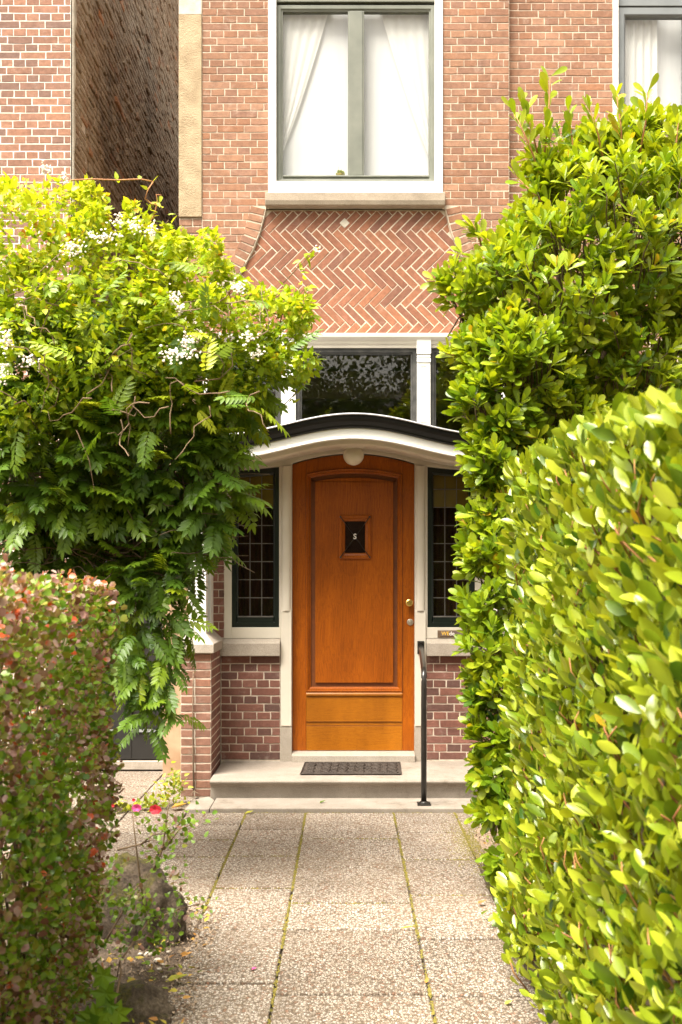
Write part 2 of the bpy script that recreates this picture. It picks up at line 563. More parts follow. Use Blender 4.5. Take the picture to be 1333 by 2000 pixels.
M['aggregate'] = mat_aggregate()
M['joint_sand'] = mat_two('joint_sand', (0.06, 0.044, 0.028), (0.13, 0.10, 0.06), 40, 0.95, 0.6, 150, 0.005)
M['soil'] = mat_two('soil', (0.055, 0.038, 0.026), (0.16, 0.115, 0.08), 9, 0.97, 1.0, 70, 0.02, detail=9)
M['street'] = M['soil']
M['moss'] = mat_two('moss', (0.075, 0.07, 0.012), (0.24, 0.19, 0.03), 60, 0.95, 0.8, 300, 0.004)
M['dry_soil'] = mat_two('dry_soil', (0.24, 0.17, 0.11), (0.40, 0.30, 0.21), 40, 0.97, 1.0, 120, 0.01, detail=9)
M['bark'] = mat_two('bark', (0.10, 0.065, 0.04), (0.20, 0.14, 0.09), 30, 0.9, 0.6, 120, 0.004)
M['twig'] = mat_two('twig', (0.15, 0.095, 0.055), (0.29, 0.20, 0.12), 25, 0.85)
M['red_stem'] = mat_two('red_stem', (0.28, 0.10, 0.04), (0.42, 0.22, 0.07), 20, 0.7)
M['pebble'] = mat_two('pebble', (0.42, 0.37, 0.30), (0.60, 0.55, 0.47), 60, 0.7)


def mat_leaf(name, stops, rough=0.4, trans=0.35, spec=0.5, noise_amt=0.35):
    t = NT(name)
    a = t.n('ShaderNodeAttribute', attribute_name='tint')
    p = t.pos()
    nz = t.noise(p, 14, 4)
    f = t.math('ADD', a.outputs['Fac'], t.math('MULTIPLY', t.math('SUBTRACT', nz, 0.5), noise_amt))
    c = t.ramp(f, stops)
    t.base(c).set(Roughness=rough)
    t.b.inputs['Specular IOR Level'].default_value = spec
    tr = t.n('ShaderNodeBsdfTranslucent')
    t.l(t.mix(1.0, c, (1.25, 1.15, 0.5), 'MULTIPLY'), tr.inputs[0])
    mx = t.n('ShaderNodeMixShader')
    mx.inputs[0].default_value = trans
    t.l(t.b.outputs[0], mx.inputs[1]); t.l(tr.outputs[0], mx.inputs[2]); t.l(mx.outputs[0], t.out.inputs[0])
    return t.m


M['leaf_laurel'] = mat_leaf('leaf_laurel', [(0.0, (0.04, 0.105, 0.008)), (0.3, (0.17, 0.25, 0.012)), (0.65, (0.33, 0.40, 0.022)), (0.96, (0.50, 0.53, 0.05)), (1.0, (0.55, 0.34, 0.02))], 0.28, 0.34, 0.6)
M['leaf_shrub'] = mat_leaf('leaf_shrub', [(0.0, (0.04, 0.11, 0.008)), (0.3, (0.13, 0.23, 0.010)), (0.6, (0.25, 0.35, 0.014)), (0.93, (0.42, 0.46, 0.02)), (1.0, (0.50, 0.32, 0.02))], 0.36, 0.38, 0.5)
M['leaf_vine'] = mat_leaf('leaf_vine', [(0.0, (0.10, 0.20, 0.010)), (0.35, (0.25, 0.37, 0.013)), (0.7, (0.43, 0.51, 0.02)), (0.94, (0.60, 0.59, 0.05)), (1.0, (0.46, 0.18, 0.03))], 0.42, 0.42, 0.4)
M['leaf_pinnate'] = mat_leaf('leaf_pinnate', [(0.0, (0.035, 0.09, 0.010)), (0.4, (0.10, 0.19, 0.012)), (0.75, (0.21, 0.31, 0.014)), (1.0, (0.40, 0.45, 0.015))], 0.42, 0.35, 0.45)
M['leaf_barberry'] = mat_leaf('leaf_barberry', [(0.0, (0.08, 0.17, 0.012)), (0.42, (0.22, 0.35, 0.02)), (0.56, (0.28, 0.25, 0.05)), (0.68, (0.20, 0.09, 0.065)), (0.80, (0.34, 0.19, 0.16)), (0.95, (0.50, 0.37, 0.32)), (1.0, (0.60, 0.10, 0.02))], 0.38, 0.28, 0.5, 0.5)
M['leaf_plant'] = mat_leaf('leaf_plant', [(0.0, (0.14, 0.22, 0.02)), (1.0, (0.42, 0.42, 0.03))], 0.45, 0.35, 0.4)
M['leaf_ivy'] = mat_leaf('leaf_ivy', [(0.0, (0.10, 0.22, 0.02)), (1.0, (0.22, 0.36, 0.03))], 0.4, 0.35, 0.4)
M['leaf_street'] = mat_leaf('leaf_street', [(0.0, (0.03, 0.06, 0.015)), (1.0, (0.08, 0.12, 0.025))], 0.5, 0.3, 0.3)
M['leaf_fallen'] = mat_leaf('leaf_fallen', [(0.0, (0.10, 0.16, 0.02)), (0.5, (0.42, 0.40, 0.05)), (1.0, (0.40, 0.17, 0.05))], 0.6, 0.2, 0.3, 0.2)
M['petal_white'] = mat_two('petal_white', (0.55, 0.49, 0.37), (0.72, 0.67, 0.57), 60, 0.8)
M['petal_red'] = mat_two('petal_red', (0.45, 0.010, 0.03), (0.62, 0.03, 0.05), 40, 0.6)
M['petal_magenta'] = mat_two('petal_magenta', (0.50, 0.02, 0.16), (0.70, 0.10, 0.30), 40, 0.6)


# ------------------------------------------------------------------ brick laying
def inset(poly, d):
    n = len(poly)
    out = []
    for i in range(n):
        p0, p1, p2 = Vector(poly[i - 1]), Vector(poly[i]), Vector(poly[(i + 1) % n])
        e1, e2 = (p1 - p0).normalized(), (p2 - p1).normalized()
        n1, n2 = Vector((-e1.y, e1.x)), Vector((-e2.y, e2.x))
        m = (n1 + n2) / max(0.35, 1 + n1.dot(n2))
        out.append(tuple(p1 + m * d))
    return out


def brick_geo(poly, depth=0.03, ch=0.0025, proud=0.0):
    n = len(poly)
    fr = inset(poly, ch)
    vs = [(x, -proud, z) for x, z in fr] + [(x, ch - proud, z) for x, z in poly] + [(x, depth, z) for x, z in poly]
    fs = [tuple(range(n))]
    for i in range(n):
        j = (i + 1) % n
        fs.append((j, i, n + i, n + j))
        fs.append((n + j, n + i, 2 * n + i, 2 * n + j))
    return vs, fs


def outline(wd, ht, rnd, jit=0.0016):
    a, b = wd / 2, ht / 2
    p = [(-a, -b), (rnd.uniform(-.4, .4) * a, -b), (a, -b), (a, 0), (a, b), (rnd.uniform(-.4, .4) * a, b), (-a, b), (-a, 0)]
    return [(x + rnd.uniform(-jit, jit), z + rnd.uniform(-jit, jit)) for x, z in p]


_BR = {}


def brick_mesh(wd, ht, mat):
    key = (round(wd * 200), round(ht * 500), mat.name, random.randrange(5))
    if key not in _BR:
        rnd = random.Random(str(key))
        vs, fs = brick_geo(outline(wd, ht, rnd), proud=rnd.uniform(-0.001, 0.0015))
        me = bpy.data.meshes.new('brick')
        me.from_pydata(vs, [], fs)
        me.materials.append(mat)
        _BR[key] = (me, wd)
    return _BR[key]


def put_brick(parent, mat, cx, y, cz, wd, ht, rz=0.0, ry=0.0, name='brick'):
    me, w0 = brick_mesh(wd, ht, mat)
    mtx = Matrix.Translation((cx, y, cz)) @ Matrix.Rotation(rz, 4, 'Z') @ Matrix.Rotation(ry + random.uniform(-.004, .004), 4, 'Y') @ Matrix.Diagonal((wd / w0, 1, 1, 1))
    return place(name, me, parent, mtx)


def stuff_brick(mb, cx, y, cz, wd, ht, rz=0.0, depth=0.03, jit=0.0016, proud=0.0, ch=0.003):
    vs, fs = brick_geo(outline(wd, ht, random, jit), depth, ch, proud)
    c, s = math.cos(rz), math.sin(rz)
    mb.add([(cx + x * c - q * s, y + x * s + q * c, cz + z) for x, q, z in vs], fs)


def bond(intervals, z0, z1, ch, put, joint=0.0061, pitch=0.2105, off=0.0):
    """English bond: courses of stretchers and headers by turns; intervals(z) -> [(a, b)]"""
    k = 0
    z = z0
    while z + ch <= z1 + 1e-6:
        zc = z + ch / 2
        st = (k % 2 == 0)
        pt = pitch if st else pitch / 2
        o = off + (pitch / 4 if not st else (pitch / 2 if (k // 2) % 2 else 0)) + random.uniform(-.006, .006)
        for a, b in intervals(zc):
            xs = [a]
            g = math.floor((a - o) / pt) * pt + o
            while g < b:
                if g - a > 0.035 and b - g > 0.035: xs.append(g + random.uniform(-.004, .004))
                g += pt
            xs.append(b)
            for i in range(len(xs) - 1):
                l, r = xs[i] + (joint / 2 if i else 0), xs[i + 1] - (joint / 2 if i < len(xs) - 2 else 0)
                if r - l > 0.02: put((l + r) / 2, zc, r - l, ch - joint)
        z += ch
        k += 1


# ------------------------------------------------------------------ ground and path
gm = MB()
gm.add([(-300, -300, -0.03), (300, -300, -0.03), (300, 300, -0.03), (-300, 300, -0.03)], [(0, 1, 2, 3)])
ground = gm.build('ground', M['soil'])
tag(ground, kind='structure')

path = MB()
path.add([(-2.4, -7.4, -0.022), (1.15, -7.4, -0.022), (1.15, 0.5, -0.022), (-2.4, 0.5, -0.022)], [(0, 1, 2, 3)])
path = path.build('path', M['joint_sand'])
tag(path, kind='structure')


def slab(x0, x1, y0, y1):
    g = 0.005
    m = MB()
    q = random.uniform(-.0008, .0008)
    m.box(x0 + g, x1 - g, y0 + 0.0065, y1 - 0.0065, -0.04, q + random.uniform(-.001, .001))
    o = m.build('paving_slab', M['aggregate'], path, bevel=0.006)
    return o


def dy(d): return CAM_Y + d


cols = [(-0.279, 0.317, [6.745, 6.07, 5.47, 4.865, 4.50, 3.80, 3.2, 2.6, 2.0, 1.4]),
        (-0.683, -0.279, [6.745, 6.29, 5.69, 5.10, 4.50, 3.90, 3.30, 2.7, 2.1, 1.4]),
        (0.317, 0.73, [6.745, 6.22, 5.62, 4.985, 4.38, 3.78, 3.18, 2.58, 1.98, 1.4]),
        (0.73, 1.13, [6.745, 6.15, 5.55]),
        (-1.085, -0.683, [6.745, 6.41, 6.04, 5.67, 5.28, 4.88, 4.48]),
        (-1.49, -1.085, [8.2, 7.8, 7.4, 7.0, 6.6, 6.2, 5.8, 5.4, 5.0]),
        (-1.89, -1.49, [8.2, 7.6, 7.2, 6.8, 6.4, 6.0, 5.6, 5.2]),
        (-2.3, -1.89, [8.2, 7.8, 7.4, 7.0, 6.6, 6.2, 5.8, 5.4])]
for x0, x1, ds in cols:
    for a, b in zip(ds[:-1], ds[1:]):
        slab(x0, x1, dy(b), dy(a))

# moss growing in the joints: one mass of tufts
mm = MB()


def tuft(x, y, z, r, h):
    n = 6
    vs = [(x + r * math.cos(2 * math.pi * k / n + x * 50) * random.uniform(.6, 1.2), y + r * math.sin(2 * math.pi * k / n + x * 50) * random.uniform(.6, 1.2), z) for k in range(n)]
    vs.append((x, y, z + h))
    mm.add(vs, [(k, (k + 1) % n, n) for k in range(n)])


def moss_line(xa, ya, xb, yb, dens, wd, r=0.006):
    L = math.hypot(xb - xa, yb - ya)
    for k in range(int(L * dens)):
        t = random.random()
        amt = 0.5 + 0.5 * math.sin(t * 19 + xa * 31) * math.sin(t * 7 + ya * 3)
        if random.random() > amt * 1.0 + 0.12: continue
        tuft(xa + (xb - xa) * t + random.gauss(0, wd), ya + (yb - ya) * t + random.gauss(0, wd), -0.004, random.uniform(.5, 1.3) * r, random.uniform(.004, .009))


for x, dn, d0, d1 in ((-0.279, 420, 6.74, 4.3), (0.317, 330, 6.74, 4.4), (-0.683, 330, 6.74, 4.75), (0.73, 700, 6.74, 5.9), (-1.085, 150, 6.6, 5.2)):
    moss_line(x, dy(d0), x, dy(d1), dn, 0.0055)
moss_line(-0.279, dy(4.3), -0.279, dy(3.0), 160, 0.004)
moss_line(0.317, dy(4.4), 0.317, dy(3.0), 200, 0.004)
for a, b, d in ((-0.279, 0.317, 6.07), (-0.683, -0.279, 5.69), (0.317, 0.73, 5.62), (-0.683, -0.279, 5.10), (0.317, 0.73, 4.985), (-1.085, -0.683, 6.04), (-1.085, -0.683, 5.67), (-0.279, 0.317, 4.865)):
    moss_line(a, dy(d), b, dy(d), 200, 0.004, 0.005)
moss_line(-1.0, dy(6.735), 0.9, dy(6.735), 240, 0.005)
for k in range(2600):
    a = random.gauss(0, 1); b = random.gauss(0, 1)
    x, d = 0.76 + a * 0.075, 5.95 + b * 0.28
    if x < 0.86: tuft(x, dy(d), -0.001, random.uniform(.002, .006), random.uniform(.002, .006))
moss = mm.build('moss', M['moss'], smooth=True)
tag(moss, 'yellow green moss growing in the joints between the paving slabs', 'moss', kind='stuff')

# dry earth bank along the right edge of the path and dark earth on the left
def earth(name, rows, mat, label):
    m = MB()
    nx = 14
    vs, fs = [], []
    for j, (d, xa, xb, h) in enumerate(rows):
        for i in range(nx):
            t = i / (nx - 1)
            z = -0.01 + h * math.sin(t * math.pi * 0.75) + random.uniform(-.006, .008) * (0 if i == 0 else 1)
            vs.append((xa + (xb - xa) * t + random.uniform(-.01, .01), dy(d) + random.uniform(-.02, .02), z))
    for j in range(len(rows) - 1):
        for i in range(nx - 1):
            fs.append((j * nx + i, j * nx + i + 1, (j + 1) * nx + i + 1, (j + 1) * nx + i))
    m.add(vs, fs)
    o = m.build(name, mat, smooth=True)
    tag(o, kind='structure')
    return o


rows = []
for k in range(40):
    d = 6.3 - k * 0.11
    xa = 0.80 + 0.03 * math.sin(d * 5) - (0.02 if d > 5 else 0) - 0.10 * max(0, (4.6 - d) / 2.6)
    rows.append((d, xa, xa + 0.8, 0.09))
earth('earth_bank', rows, M['dry_soil'], '')
rows = []
for k in range(36):
    d = 4.75 - k * 0.09
    xa = -0.66 + 0.04 * math.sin(d * 6) + 0.05 * (4.75 - d) / 2
    rows.append((d, xa, xa - 0.9, 0.05))
earth('earth_bed', rows, M['soil'], '')

cr = MB()
for k in range(7500):
    left_ = random.random() < 0.6
    d = random.uniform(3.1, 4.7) if left_ else random.uniform(3.0, 6.2)
    x = random.uniform(-1.05, -0.58) + 0.05 * (4.75 - d) / 2 if left_ else random.uniform(0.78, 1.0) - 0.10 * max(0, (4.6 - d) / 2.6)
    r_ = random.choice((.002, .003, .004, .006, .010)) * random.uniform(.8, 1.3)
    c_ = Vector((x, dy(d), 0.012 + (0.03 if not left_ else 0.02) * random.random()))
    vs = [c_ + Vector((random.uniform(-1, 1), random.uniform(-1, 1), random.uniform(-.6, 1))) * r_ for _ in range(4)]
    cr.add(vs, [(0, 1, 2), (0, 3, 1), (1, 3, 2), (2, 3, 0)])
cr = cr.build('soil_crumbs', M['dry_soil'])
tag(cr, 'loose crumbs of earth along both edges of the path', 'soil', kind='stuff')

# ------------------------------------------------------------------ the house with the door
HX = 0.05          # middle of the doorway
WX = 0.0685        # middle of the upper window
house = empty('brick_house', (0, 0.4, 0), 'red brick house with wooden front door under white arched canopy', 'house')
YF = 0.10          # front of the upper brickwork

ring_px = [(519.6, 400), (519.2, 412), (508, 454), (493, 491), (470, 533), (440, 572), (402, 606), (372, 632), (352, 660)]
ring_l = [((px - 678) / 248.0, CAM_Z + (1130 - py) / 248.0) for px, py in ring_px]


def ring_x(z, shift=0.0):
    """inner edge of the left flare at height z"""
    if z >= ring_l[0][1]: return ring_l[0][0] - shift
    for (xa, za), (xb, zb) in zip(ring_l[:-1], ring_l[1:]):
        if zb <= z <= za: return xa + (xb - xa) * (za - z) / (za - zb) - shift
    return ring_l[-1][0] - shift


ZB = 3.487
WL, WR, WB, WT = -0.617, 0.754, 4.617, 6.75
# body of the wall (the mortar between the bricks), in pieces round the window and the herringbone panel
wm = MB()
yb0, yb1 = YF + 0.0022, YF + 0.30
flare = [(x, z) for x, z in ring_l if z < 4.49]
left_poly = [(-1.323, ZB)] + [(flare[-1][0], ZB)] if False else None
lp = [(-1.142, ZB), (max(-1.141, ring_x(ZB)), ZB)] + [(max(-1.14, x), z) for x, z in reversed(flare) if x > -1.14] + [(ring_l[0][0], 4.50), (WL, 4.505), (WL, 7.6), (-1.142, 7.6)]
wm.prism(lp, yb0, yb1)
rp = [(2 * WX - x, z) for x, z in reversed(lp)]
rp = [(min(x, 1.278), z) for x, z in rp]
wm.prism(rp, yb0, yb1)
wm.box(WL, WR, yb0, yb1, WT, 7.6)
wall = wm.build('front_wall', M['mortar'], house)
rest = MB()


def facade_iv(z):
    out = []
    rw = 0.125
    if z > 4.50 or True:
        if z < WT + 0.02 and z > 4.50:
            out = [(-1.139, WL - 0.004), (WR + 0.004, 1.275)]
        elif z >= WT + 0.02:
            out = [(-1.139, 1.275)]
        else:
            xl = ring_x(z, rw)
            if xl > -1.10: out = [(-1.139, xl), (2 * WX - xl, 1.275)]
    return out


def put_facade(cx, cz, wd, ht):
    py = 1130 - (cz - CAM_Z) * 248
    px = 678 + cx * 248
    if -8 < py < (500 if cx < 0 else 455):
        put_brick(wall, M['brick_facade'], cx, YF, cz, wd, ht)
    else:
        stuff_brick(rest, cx, YF, cz, wd, ht)


bond(facade_iv, 3.487, 7.6, 0.0575, put_facade, off=0.03)
# flare of bricks on end along the curved edges
def arc_points(pts, step):
    out, acc = [], 0.0
    segs = [(Vector(a), Vector(b)) for a, b in zip(pts[:-1], pts[1:])]
    pos = step / 2
    tot = 0
    for a, b in segs:
        L = (b - a).length
        while pos <= tot + L:
            t = (pos - tot) / L
            out.append((a.lerp(b, t), (b - a).normalized()))
            pos += step
        tot += L
    return out


smooth_ring = []
for i in range(60):
    z = 4.50 - i * (4.50 - ZB) / 59
    smooth_ring.append((ring_x(z), z))
for side in (0, 1):
    for p, t in arc_points(smooth_ring, 0.064):
        nx_, nz_ = t.y, -t.x          # outward (left) normal
        if nx_ > 0: nx_, nz_ = -nx_, -nz_
        c = p + Vector((nx_, nz_)) * 0.064
        ang = math.atan2(nz_, -nx_)
        cx, ry = (c.x, ang) if side == 0 else (2 * WX - c.x, -ang)
        if p.x < -1.05: continue
        if p.y > 3.9:
            put_brick(wall, M['brick_facade'], cx, YF - 0.001, c.y, 0.114, 0.0525, ry=ry)
tag(rest.build('brick_courses', M['brick_facade'], house), kind='stuff')

# herringbone panel
pm = MB()
panel_y = YF + 0.022
edge = [(ring_x(4.495 - i * (4.495 - ZB) / 24), 4.495 - i * (4.495 - ZB) / 24) for i in range(25)]
poly = [(x, z) for x, z in edge] + [(2 * WX - x, z) for x, z in reversed(edge)]
pm.prism(poly, panel_y + 0.0022, panel_y + 0.06)
panel = pm.build('herringbone_panel', M['mortar'], house)
LB, WBk, JT = 0.2075, 0.0585, 0.0058
s2 = math.sqrt(0.5)


def clip(poly, a, b, c):
    """keep a*x + b*z <= c"""
    out = []
    n = len(poly)
    for i in range(n):
        p, q = poly[i], poly[(i + 1) % n]
        fp, fq = a * p[0] + b * p[1] - c, a * q[0] + b * q[1] - c
        if fp <= 0: out.append(p)
        if fp * fq < 0:
            t = fp / (fp - fq)
            out.append((p[0] + (q[0] - p[0]) * t, p[1] + (q[1] - p[1]) * t))
    return out


hb_full = {}


def hb_brick(u0, v0, du, dv):
    g = JT / 2
    jj = lambda: random.uniform(-.0008, .0008)
    q = [(u0 + g, v0 + g), (u0 + du - g, v0 + g), (u0 + du - g, v0 + dv - g), (u0 + g, v0 + dv - g)]
    p = [((u + v) * s2, (v - u) * s2) for u, v in q]
    p = [(x + WX - 0.02 + jj(), z + 4.0 + 0.012 + jj()) for x, z in p]
    zc = sum(z for _, z in p) / 4
    if zc < ZB - 0.12 or zc > 4.62: return
    xc = sum(x for x, _ in p) / 4
    a0 = p
    p = clip(p, 0, 1, 4.488)
    p = clip(p, 0, -1, -(ZB + 0.006)) if p else p
    if len(p) < 3: return
    zc = min(4.48, max(ZB, sum(z for _, z in p) / len(p)))
    for sg in (1, -1):
        if len(p) < 3: return
        xe = ring_x(zc) + 0.006
        sl = (ring_x(zc + 0.04) - ring_x(zc - 0.04)) / 0.08
        # line x = xe + sl * (z - zc); keep right of it (left side) or its mirror image
        if sg == 1: p = clip(p, -1, sl, -xe + sl * zc)
        else: p = clip(p, 1, sl, 2 * WX - xe + sl * zc)
    if len(p) < 3: return
    ar = abs(sum(p[i - 1][0] * p[i][1] - p[i][0] * p[i - 1][1] for i in range(len(p)))) / 2
    if ar < 0.0007: return
    vs, fs = brick_geo(p, 0.03, 0.003, random.uniform(-.0015, .0015))
    me = bpy.data.meshes.new('brick')
    cx, cz = sum(x for x, _ in p) / len(p), sum(z for _, z in p) / len(p)
    me.from_pydata([(x - cx, y, z - cz) for x, y, z in vs], [], fs)
    me.materials.append(M['brick_panel'])
    place('herringbone_brick', me, panel, Matrix.Translation((cx, panel_y, cz)))


for j in range(-8, 9):
    for k in range(-26, 27):
        u, v = k * WBk + j * (LB + WBk), k * WBk + j * (WBk - LB)
        hb_brick(u, v, LB, WBk)
        hb_brick(u + LB, v + WBk - LB, WBk, LB)
dm = MB()   # the pale diamond tile in the top row
c = Vector(((673.5 - 678) / 248, CAM_Z + (1130 - 434) / 248))
dm.prism([(c.x - .041, c.y), (c.x, c.y - .041), (c.x + .041, c.y), (c.x, c.y + .041)], panel_y - 0.004, panel_y + 0.02)
tag(dm.build('diamond_tile', M['plaster_grey'], panel, bevel=0.003))

# plaster corner strip
m = MB(); m.box(-1.323, -1.142, YF - 0.012, YF + 0.4, 4.43, 6.02)
corner = m.build('corner_pilaster', M['plaster'], house, bevel=0.004)
m = MB(); m.box(-1.323, -1.142, YF - 0.008, YF + 0.4, 6.023, 7.6)
m.build('corner_patch', M['plaster_grey'], house, bevel=0.004)
m = MB(); m.box(-1.321, -1.1435, YF + 0.008, YF + 0.4, 3.2, 4.428)
cb = m.build('corner_backing', M['mortar'], house)
bond(lambda z: [(-1.32, -1.146)], 3.7, 4.42, 0.06, lambda cx, cz, wd, ht: put_brick(cb, M['brick_facade'], cx, YF + 0.003, cz, wd, ht), joint=0.012)
m = MB()
m.box(-1.47, -1.20, 0.20, 0.6, 0.0, 3.195)
m.build('side_plaster', M['plaster_orange'], house, bevel=0.004)
m = MB()                    # the flank of the house, seen only from beside it
m.box(-1.32, -1.15, 0.602, 9.0, 0.0, 7.6)
m.build('flank_wall', M['plaster_orange'], house)

# upper window ---------------------------------------------------
win = MB()
win.frame(rect(WL, WR, WB, WT), [(0, YF - 0.015), (0.061, YF - 0.015), (0.061, YF + 0.14), (0, YF + 0.14)])
win.box(WL + 0.061, WR - 0.061, YF - 0.012, YF + 0.14, WB + 0.0605, WB + 0.094)
window = win.build('upper_window', M['white_bright'], house, bevel=0.003)
GL, GR = WL + 0.063, WR - 0.058
s = MB()
s.frame(rect(GL, GR, 4.715, 6.122), [(0, YF + 0.035), (0.03, YF + 0.035), (0.036, YF + 0.045), (0.047, YF + 0.045), (0.047, YF + 0.09), (0, YF + 0.09)])
s.box(GL + 0.047, GR - 0.047, YF + 0.032, YF + 0.09, 4.7621, 4.775)
s.build('sash_frame', M['grey_green'], window, bevel=0.003)
s = MB()
s.box(0.008, 0.137, YF + 0.040, YF + 0.092, 4.776, 6.0745)
s.box(0.020, 0.125, YF + 0.034, YF + 0.041, 4.776, 6.0745)
s.build('mullion', M['grey_green'], window, bevel=0.003)
s = MB()
s.frame(rect(GL, GR, 6.142, WT - 0.065), [(0, YF + 0.025), (0.05, YF + 0.025), (0.05, YF + 0.09), (0, YF + 0.09)])
s.build('transom_frame', M['grey_green'], window, bevel=0.003)
s = MB(); s.box(GL, GR, YF + 0.075, YF + 0.09, 6.1222, 6.1418)
s.build('shadow_gap', M['black_paint'], window)
for x0, x1, z0, z1 in ((GL + 0.047, 0.008, 4.775, 6.075), (0.137, GR - 0.047, 4.775, 6.075), (GL + 0.05, GR - 0.05, 6.192, WT - 0.115)):
    m = MB(); m.box(x0, x1, YF + 0.066, YF + 0.070, z0, z1)
    m.build('pane', M['glass'], window)
# stone sill
m = MB()
m.extrude_x([(YF - 0.065, 4.540), (YF - 0.055, 4.505), (YF + 0.12, 4.505), (YF + 0.12, 4.615), (YF - 0.02, 4.615), (YF - 0.065, 4.602)], -0.640, 0.770)
m.build('window_sill', M['stone_window_sill'], house, bevel=0.006)

# doorway front: white joinery -----------------------------------------------
def arch(dx, rise=0.077, half=0.478):
    return rise * math.cos(min(abs(dx) / half, 1.2) * math.pi / 2) if True else 0


def cz_(x):
    """how far the canopy line has dropped at x"""
    t = min(abs(x - HX) / 0.97, 1.0)
    return -0.15 * (0.5 - 0.5 * math.cos(math.pi * t))


DL, DR, DB = -0.428, 0.528, 0.237
dsc = [(DL + (DR - DL) * k / 24) for k in range(25)]


def door_top(x, lower=0.0):
    t = (x - HX) / 0.478
    return 2.481 + 0.078 * (1 - t * t) - lower


joinery = MB()
hb_ = []
# head board over door and side lights, its lower edge curved
xs = [-1.02 + k * 0.02 for k in range(108)]
pts = [(-1.02, 2.32), (-0.93, 2.32)]
pts = []
for k in range(0, 61):
    x = -1.02 + (1.12 + 1.02) * k / 60
    if DL <= x <= DR: continue
    pts.append((x, 2.470 + 0.55 * cz_(x) + 0.04))
left = [p for p in pts if p[0] < DL]
right = [p for p in pts if p[0] > DR]
bottom = left + [(DL - 0.001, 2.470)] + [(x, door_top(x) + 0.002) for x in dsc] + [(DR + 0.001, 2.470)] + right
headpoly = bottom + [(1.12, 2.62), (-1.02, 2.62)]
joinery.prism(headpoly, 0.0, 0.05)
# door posts
for sgn in (-1, 1):
    xa, xb = sorted((HX + sgn * 0.478, HX + sgn * 0.566))
    joinery.box(xa, xb, 0.002, 0.12, 0.43, 2.50)
    # side light surround
    xa, xb = sorted((HX + sgn * 0.566, HX + sgn * 1.005))
    x_in = xa if sgn > 0 else xb
    x_out = xb if sgn > 0 else xa
    lo, hi = sorted((x_out, x_out - sgn * 0.058))
    joinery.box(lo, hi, 0.004, 0.10, 1.12, 2.47)
    joinery.box(min(x_in, x_out - sgn * 0.058), max(x_in, x_out - sgn * 0.058), 0.006, 0.10, 1.12, 1.205)
    lo, hi = sorted((x_in, x_in + sgn * 0.012))
    joinery.box(lo, hi, 0.008, 0.10, 1.205, 2.47)
joinery = joinery.build('door_surround', M['white'], house, bevel=0.003)
for sgn in (-1, 1):
    cx = HX + sgn * 0.522
    m = MB()
    m.add(*(lambda n: ([(cx + 0.036 * math.cos(math.pi * k / n), 0.004 - 0.026 * math.sin(math.pi * k / n), z) for z in (1.335, 2.46) for k in range(n + 1)],
                       [(k, k + 1, n + 2 + k, n + 1 + k) for k in range(n)]))(12))
    m.build('engaged_column', M['white'], joinery, smooth=True)
    m = MB()
    n = 12
    pl = [(cx - 0.041, 0.44), (cx + 0.041, 0.44)] + [(cx + 0.041 * math.cos(math.pi * k / n), 1.315 + 0.041 * math.sin(math.pi * k / n)) for k in range(n + 1)]
    m.prism(pl, -0.010, 0.003)
    m.build('post_pad', M['white'], joinery, bevel=0.003)
    m = MB(); m.box(cx - 0.046, cx + 0.044, -0.006, 0.12, 0.15, 0.428)
    m.build('post_base', M['stone_sill'], joinery, bevel=0.003)


# side lights
def sidelight(sgn):
    xa, xb = sorted((HX + sgn * 0.578, HX + sgn * 0.947))
    top = lambda x: 2.470 + 0.55 * cz_(x) + 0.035
    n = 8
    path_ = [(xa, 1.205), (xb, 1.205)] + [(xb + (xa - xb) * k / n, top(xb + (xa - xb) * k / n)) for k in range(n + 1)]
    m = MB()
    m.frame(path_, [(0, 0.02), (0.034, 0.02), (0.038, 0.03), (0.047, 0.034), (0.047, 0.075), (0, 0.075)])
    zb = 1.283
    m.box(xa + 0.046, xb - 0.046, 0.0215, 0.075, 1.24, zb)
    sl = m.build('sidelight', M['dark_green'], house, bevel=0.002)
    m = MB(); m.box(xa + 0.045, xb - 0.045, 0.020, 0.05, zb + 0.0005, zb + 0.010)
    m.build('glazing_bead', M['came'], sl)
    gx0, gx1, gz0 = xa + 0.047, xb - 0.047, zb + 0.010
    rowh, colw = 0.1415, (gx1 - gx0) / 3
    came = MB()
    for r_ in range(8):
        for c_ in range(3):
            x0, x1 = gx0 + c_ * colw, gx0 + (c_ + 1) * colw
            z0, z1 = gz0 + r_ * rowh, gz0 + (r_ + 1) * rowh
            if r_ == 7: z1 = top((x0 + x1) / 2) - 0.044
            g = 0.002
            m = MB()
            tl, tw = random.uniform(-.0022, .0022), random.uniform(-.0018, .0018)
            m.add([(x0 + g, 0.056 + tl + tw, z0 + g), (x1 - g, 0.056 + tl - tw, z0 + g), (x1 - g, 0.056 - tl - tw, z1 - g), (x0 + g, 0.056 - tl + tw, z1 - g)], [(0, 1, 2, 3)])
            m.build('pane', M['glass_amber'] if r_ >= 6 else M['glass_dark'], sl)
        if r_ > 0:
            came.box(gx0, gx1, 0.049, 0.060, gz0 + r_ * rowh - 0.003, gz0 + r_ * rowh + 0.003)
    for c_ in (1, 2):
        came.box(gx0 + c_ * colw - 0.003, gx0 + c_ * colw + 0.003, 0.0482, 0.0608, gz0, top(gx0 + c_ * colw) - 0.046)
    came.build('lead_came', M['came'], sl)
    return sl


sidelight(-1)
sidelight(1)
